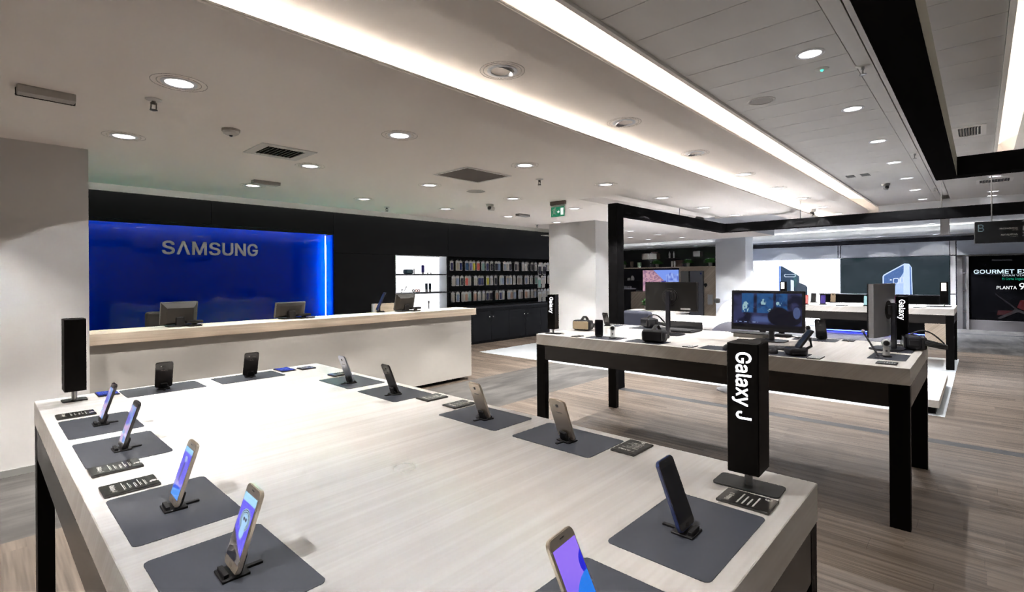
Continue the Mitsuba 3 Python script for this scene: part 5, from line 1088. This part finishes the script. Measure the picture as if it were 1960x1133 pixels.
part(t, 'door', B(XK - 0.50, XK - 0.46, 7.03, 7.478, 0.05, 1.61, 0.006), ('vc_metal', (0.20, 0.21, 0.24)))
d = part(t, 'door', B(XK - 0.50, XK - 0.46, 7.53, 7.825, 0.05, 1.61, 0.006), ('vc_metal', (0.24, 0.24, 0.23)))
part(t, 'handle_strip', B(XK - 0.505, XK - 0.46, 7.482, 7.526, 0.05, 1.61), ('vc', (0.02, 0.02, 0.02)))
part(t, 'badge', B(XK - 0.503, XK - 0.50, 7.06, 7.12, 1.49, 1.55), ('vc', (0.02, 0.03, 0.15)))
t = thing('wall_switch', 'small black round switch on the wood panel right of the refrigerator', 'switch')
part(t, 'plate', onto(lathe([(0, 0), (0.055, 0), (0.055, 0.02), (0, 0.03)], 20), (0, -1, 0), (0, 0, 1), (XK - 0.40, 6.96, 1.13)), ('vc', BLACK), 40)
part(t, 'post', B(XK - 0.42, XK - 0.40, 6.945, 6.975, 1.04, 1.10), ('vc', BLACK))
t = thing('paper_notice', 'small white paper notice on the wood panel above the egg chair', 'notice')
put(t, B(XK - 0.404, XK - 0.4005, 6.72, 6.90, 0.45, 0.80), ('vc', (0.75, 0.75, 0.75)))
# things on the long shelf
def pot(y, la, col, h=0.20, r=0.085): 
    tt = thing('vase', la, 'vase')
    put(tt, lathe([(0, 0), (r * 0.7, 0), (r, h * 0.5), (r * 0.9, h), (r * 0.82, h), (r * 0.8, 0.02), (0, 0.02)], 18).apply_translation((XK - 0.22, y, 1.775)), ('vc', col), 40)
pot(9.92, 'brown grey vase on the long shelf, left of the pale green one', (0.10, 0.075, 0.06), 0.24, 0.07)
pot(9.60, 'pale green vase on the long shelf over the television', (0.16, 0.26, 0.16), 0.20, 0.085)
for i, (y, c) in enumerate(((8.27, (0.7, 0.68, 0.62)), (8.17, (0.72, 0.72, 0.7)), )):
    pot(y, f'slim white bottle vase on the long shelf, {["left", "right"][i]} of the pair', c, 0.21, 0.035)
for i, (y0, y1, z0, z1, c, la) in enumerate(((9.20, 9.45, 2.08, 2.30, (0.09, 0.06, 0.045), 'left brown wall box above the long shelf'), (8.84, 9.14, 2.08, 2.30, (0.09, 0.06, 0.045), 'second brown wall box above the long shelf'), (7.90, 8.28, 1.775, 2.02, (0.075, 0.05, 0.04), 'brown box standing behind the slim bottle vases'), (7.20, 7.45, 2.12, 2.32, (0.07, 0.055, 0.05), 'small brown wall box at the right above the ivy'))):
    tt = thing('wooden_box', la, 'box')
    part(tt, 'frame', prism(sbox(-0.02, -0.02, 0.02, 0.02), 0, 0.001).apply_scale((1, 1, 1)).apply_translation((XK - 0.03, (y0 + y1) / 2, z0)), ('vc', c))
    part(tt, 'body', B(XK - (0.13 if i == 2 else 0.30), XK - 0.021, y0, y1, z0, z1, 0.004), ('vc', c))
for i, y in enumerate((8.20, 8.03)):
    tt = thing('bottle', f'white bottle before the upper wall, {["left", "right"][i]} of two', 'bottle')
    put(tt, lathe([(0, 0), (0.035, 0), (0.035, 0.17), (0.012, 0.21), (0.012, 0.25), (0, 0.25)], 16).apply_translation((XK - 0.15, y + 0.2, 2.10)), ('vc', (0.68, 0.68, 0.66)), 40)
part('wooden_box_002', 'bottle_ledge', B(XK - 0.25, XK - 0.021, 8.1, 8.5, 2.08, 2.10), ('vc', (0.04, 0.03, 0.03)))
tt = thing('bowl', 'flat pale bowl on the second brown wall box', 'bowl')
put(tt, lathe([(0, 0), (0.06, 0), (0.13, 0.04), (0.125, 0.045), (0.05, 0.01), (0, 0.01)], 20).apply_translation((XK - 0.16, 8.99, 2.30)), ('vc', (0.40, 0.28, 0.25)), 40)
for i, (y, h, n, la) in enumerate(((10.25, 0.36, 60, 'small leafy plant at the left of the long shelf'), (8.85, 0.40, 110, 'yellow green bushy plant in the middle of the long shelf'), (7.66, 0.38, 90, 'dark trailing ivy on the long shelf, left of two at the right'), (6.86, 0.42, 110, 'green trailing ivy at the right end of the long shelf'))):
    plant((XK - 0.24, y, 1.775), la, 0.25, (0.7, 1.3, 1.25, 1.25)[i], n + 50, 20 + i, (0.35, 0.33, 0.30), 0.07, 0.12, 'shelf_plant')
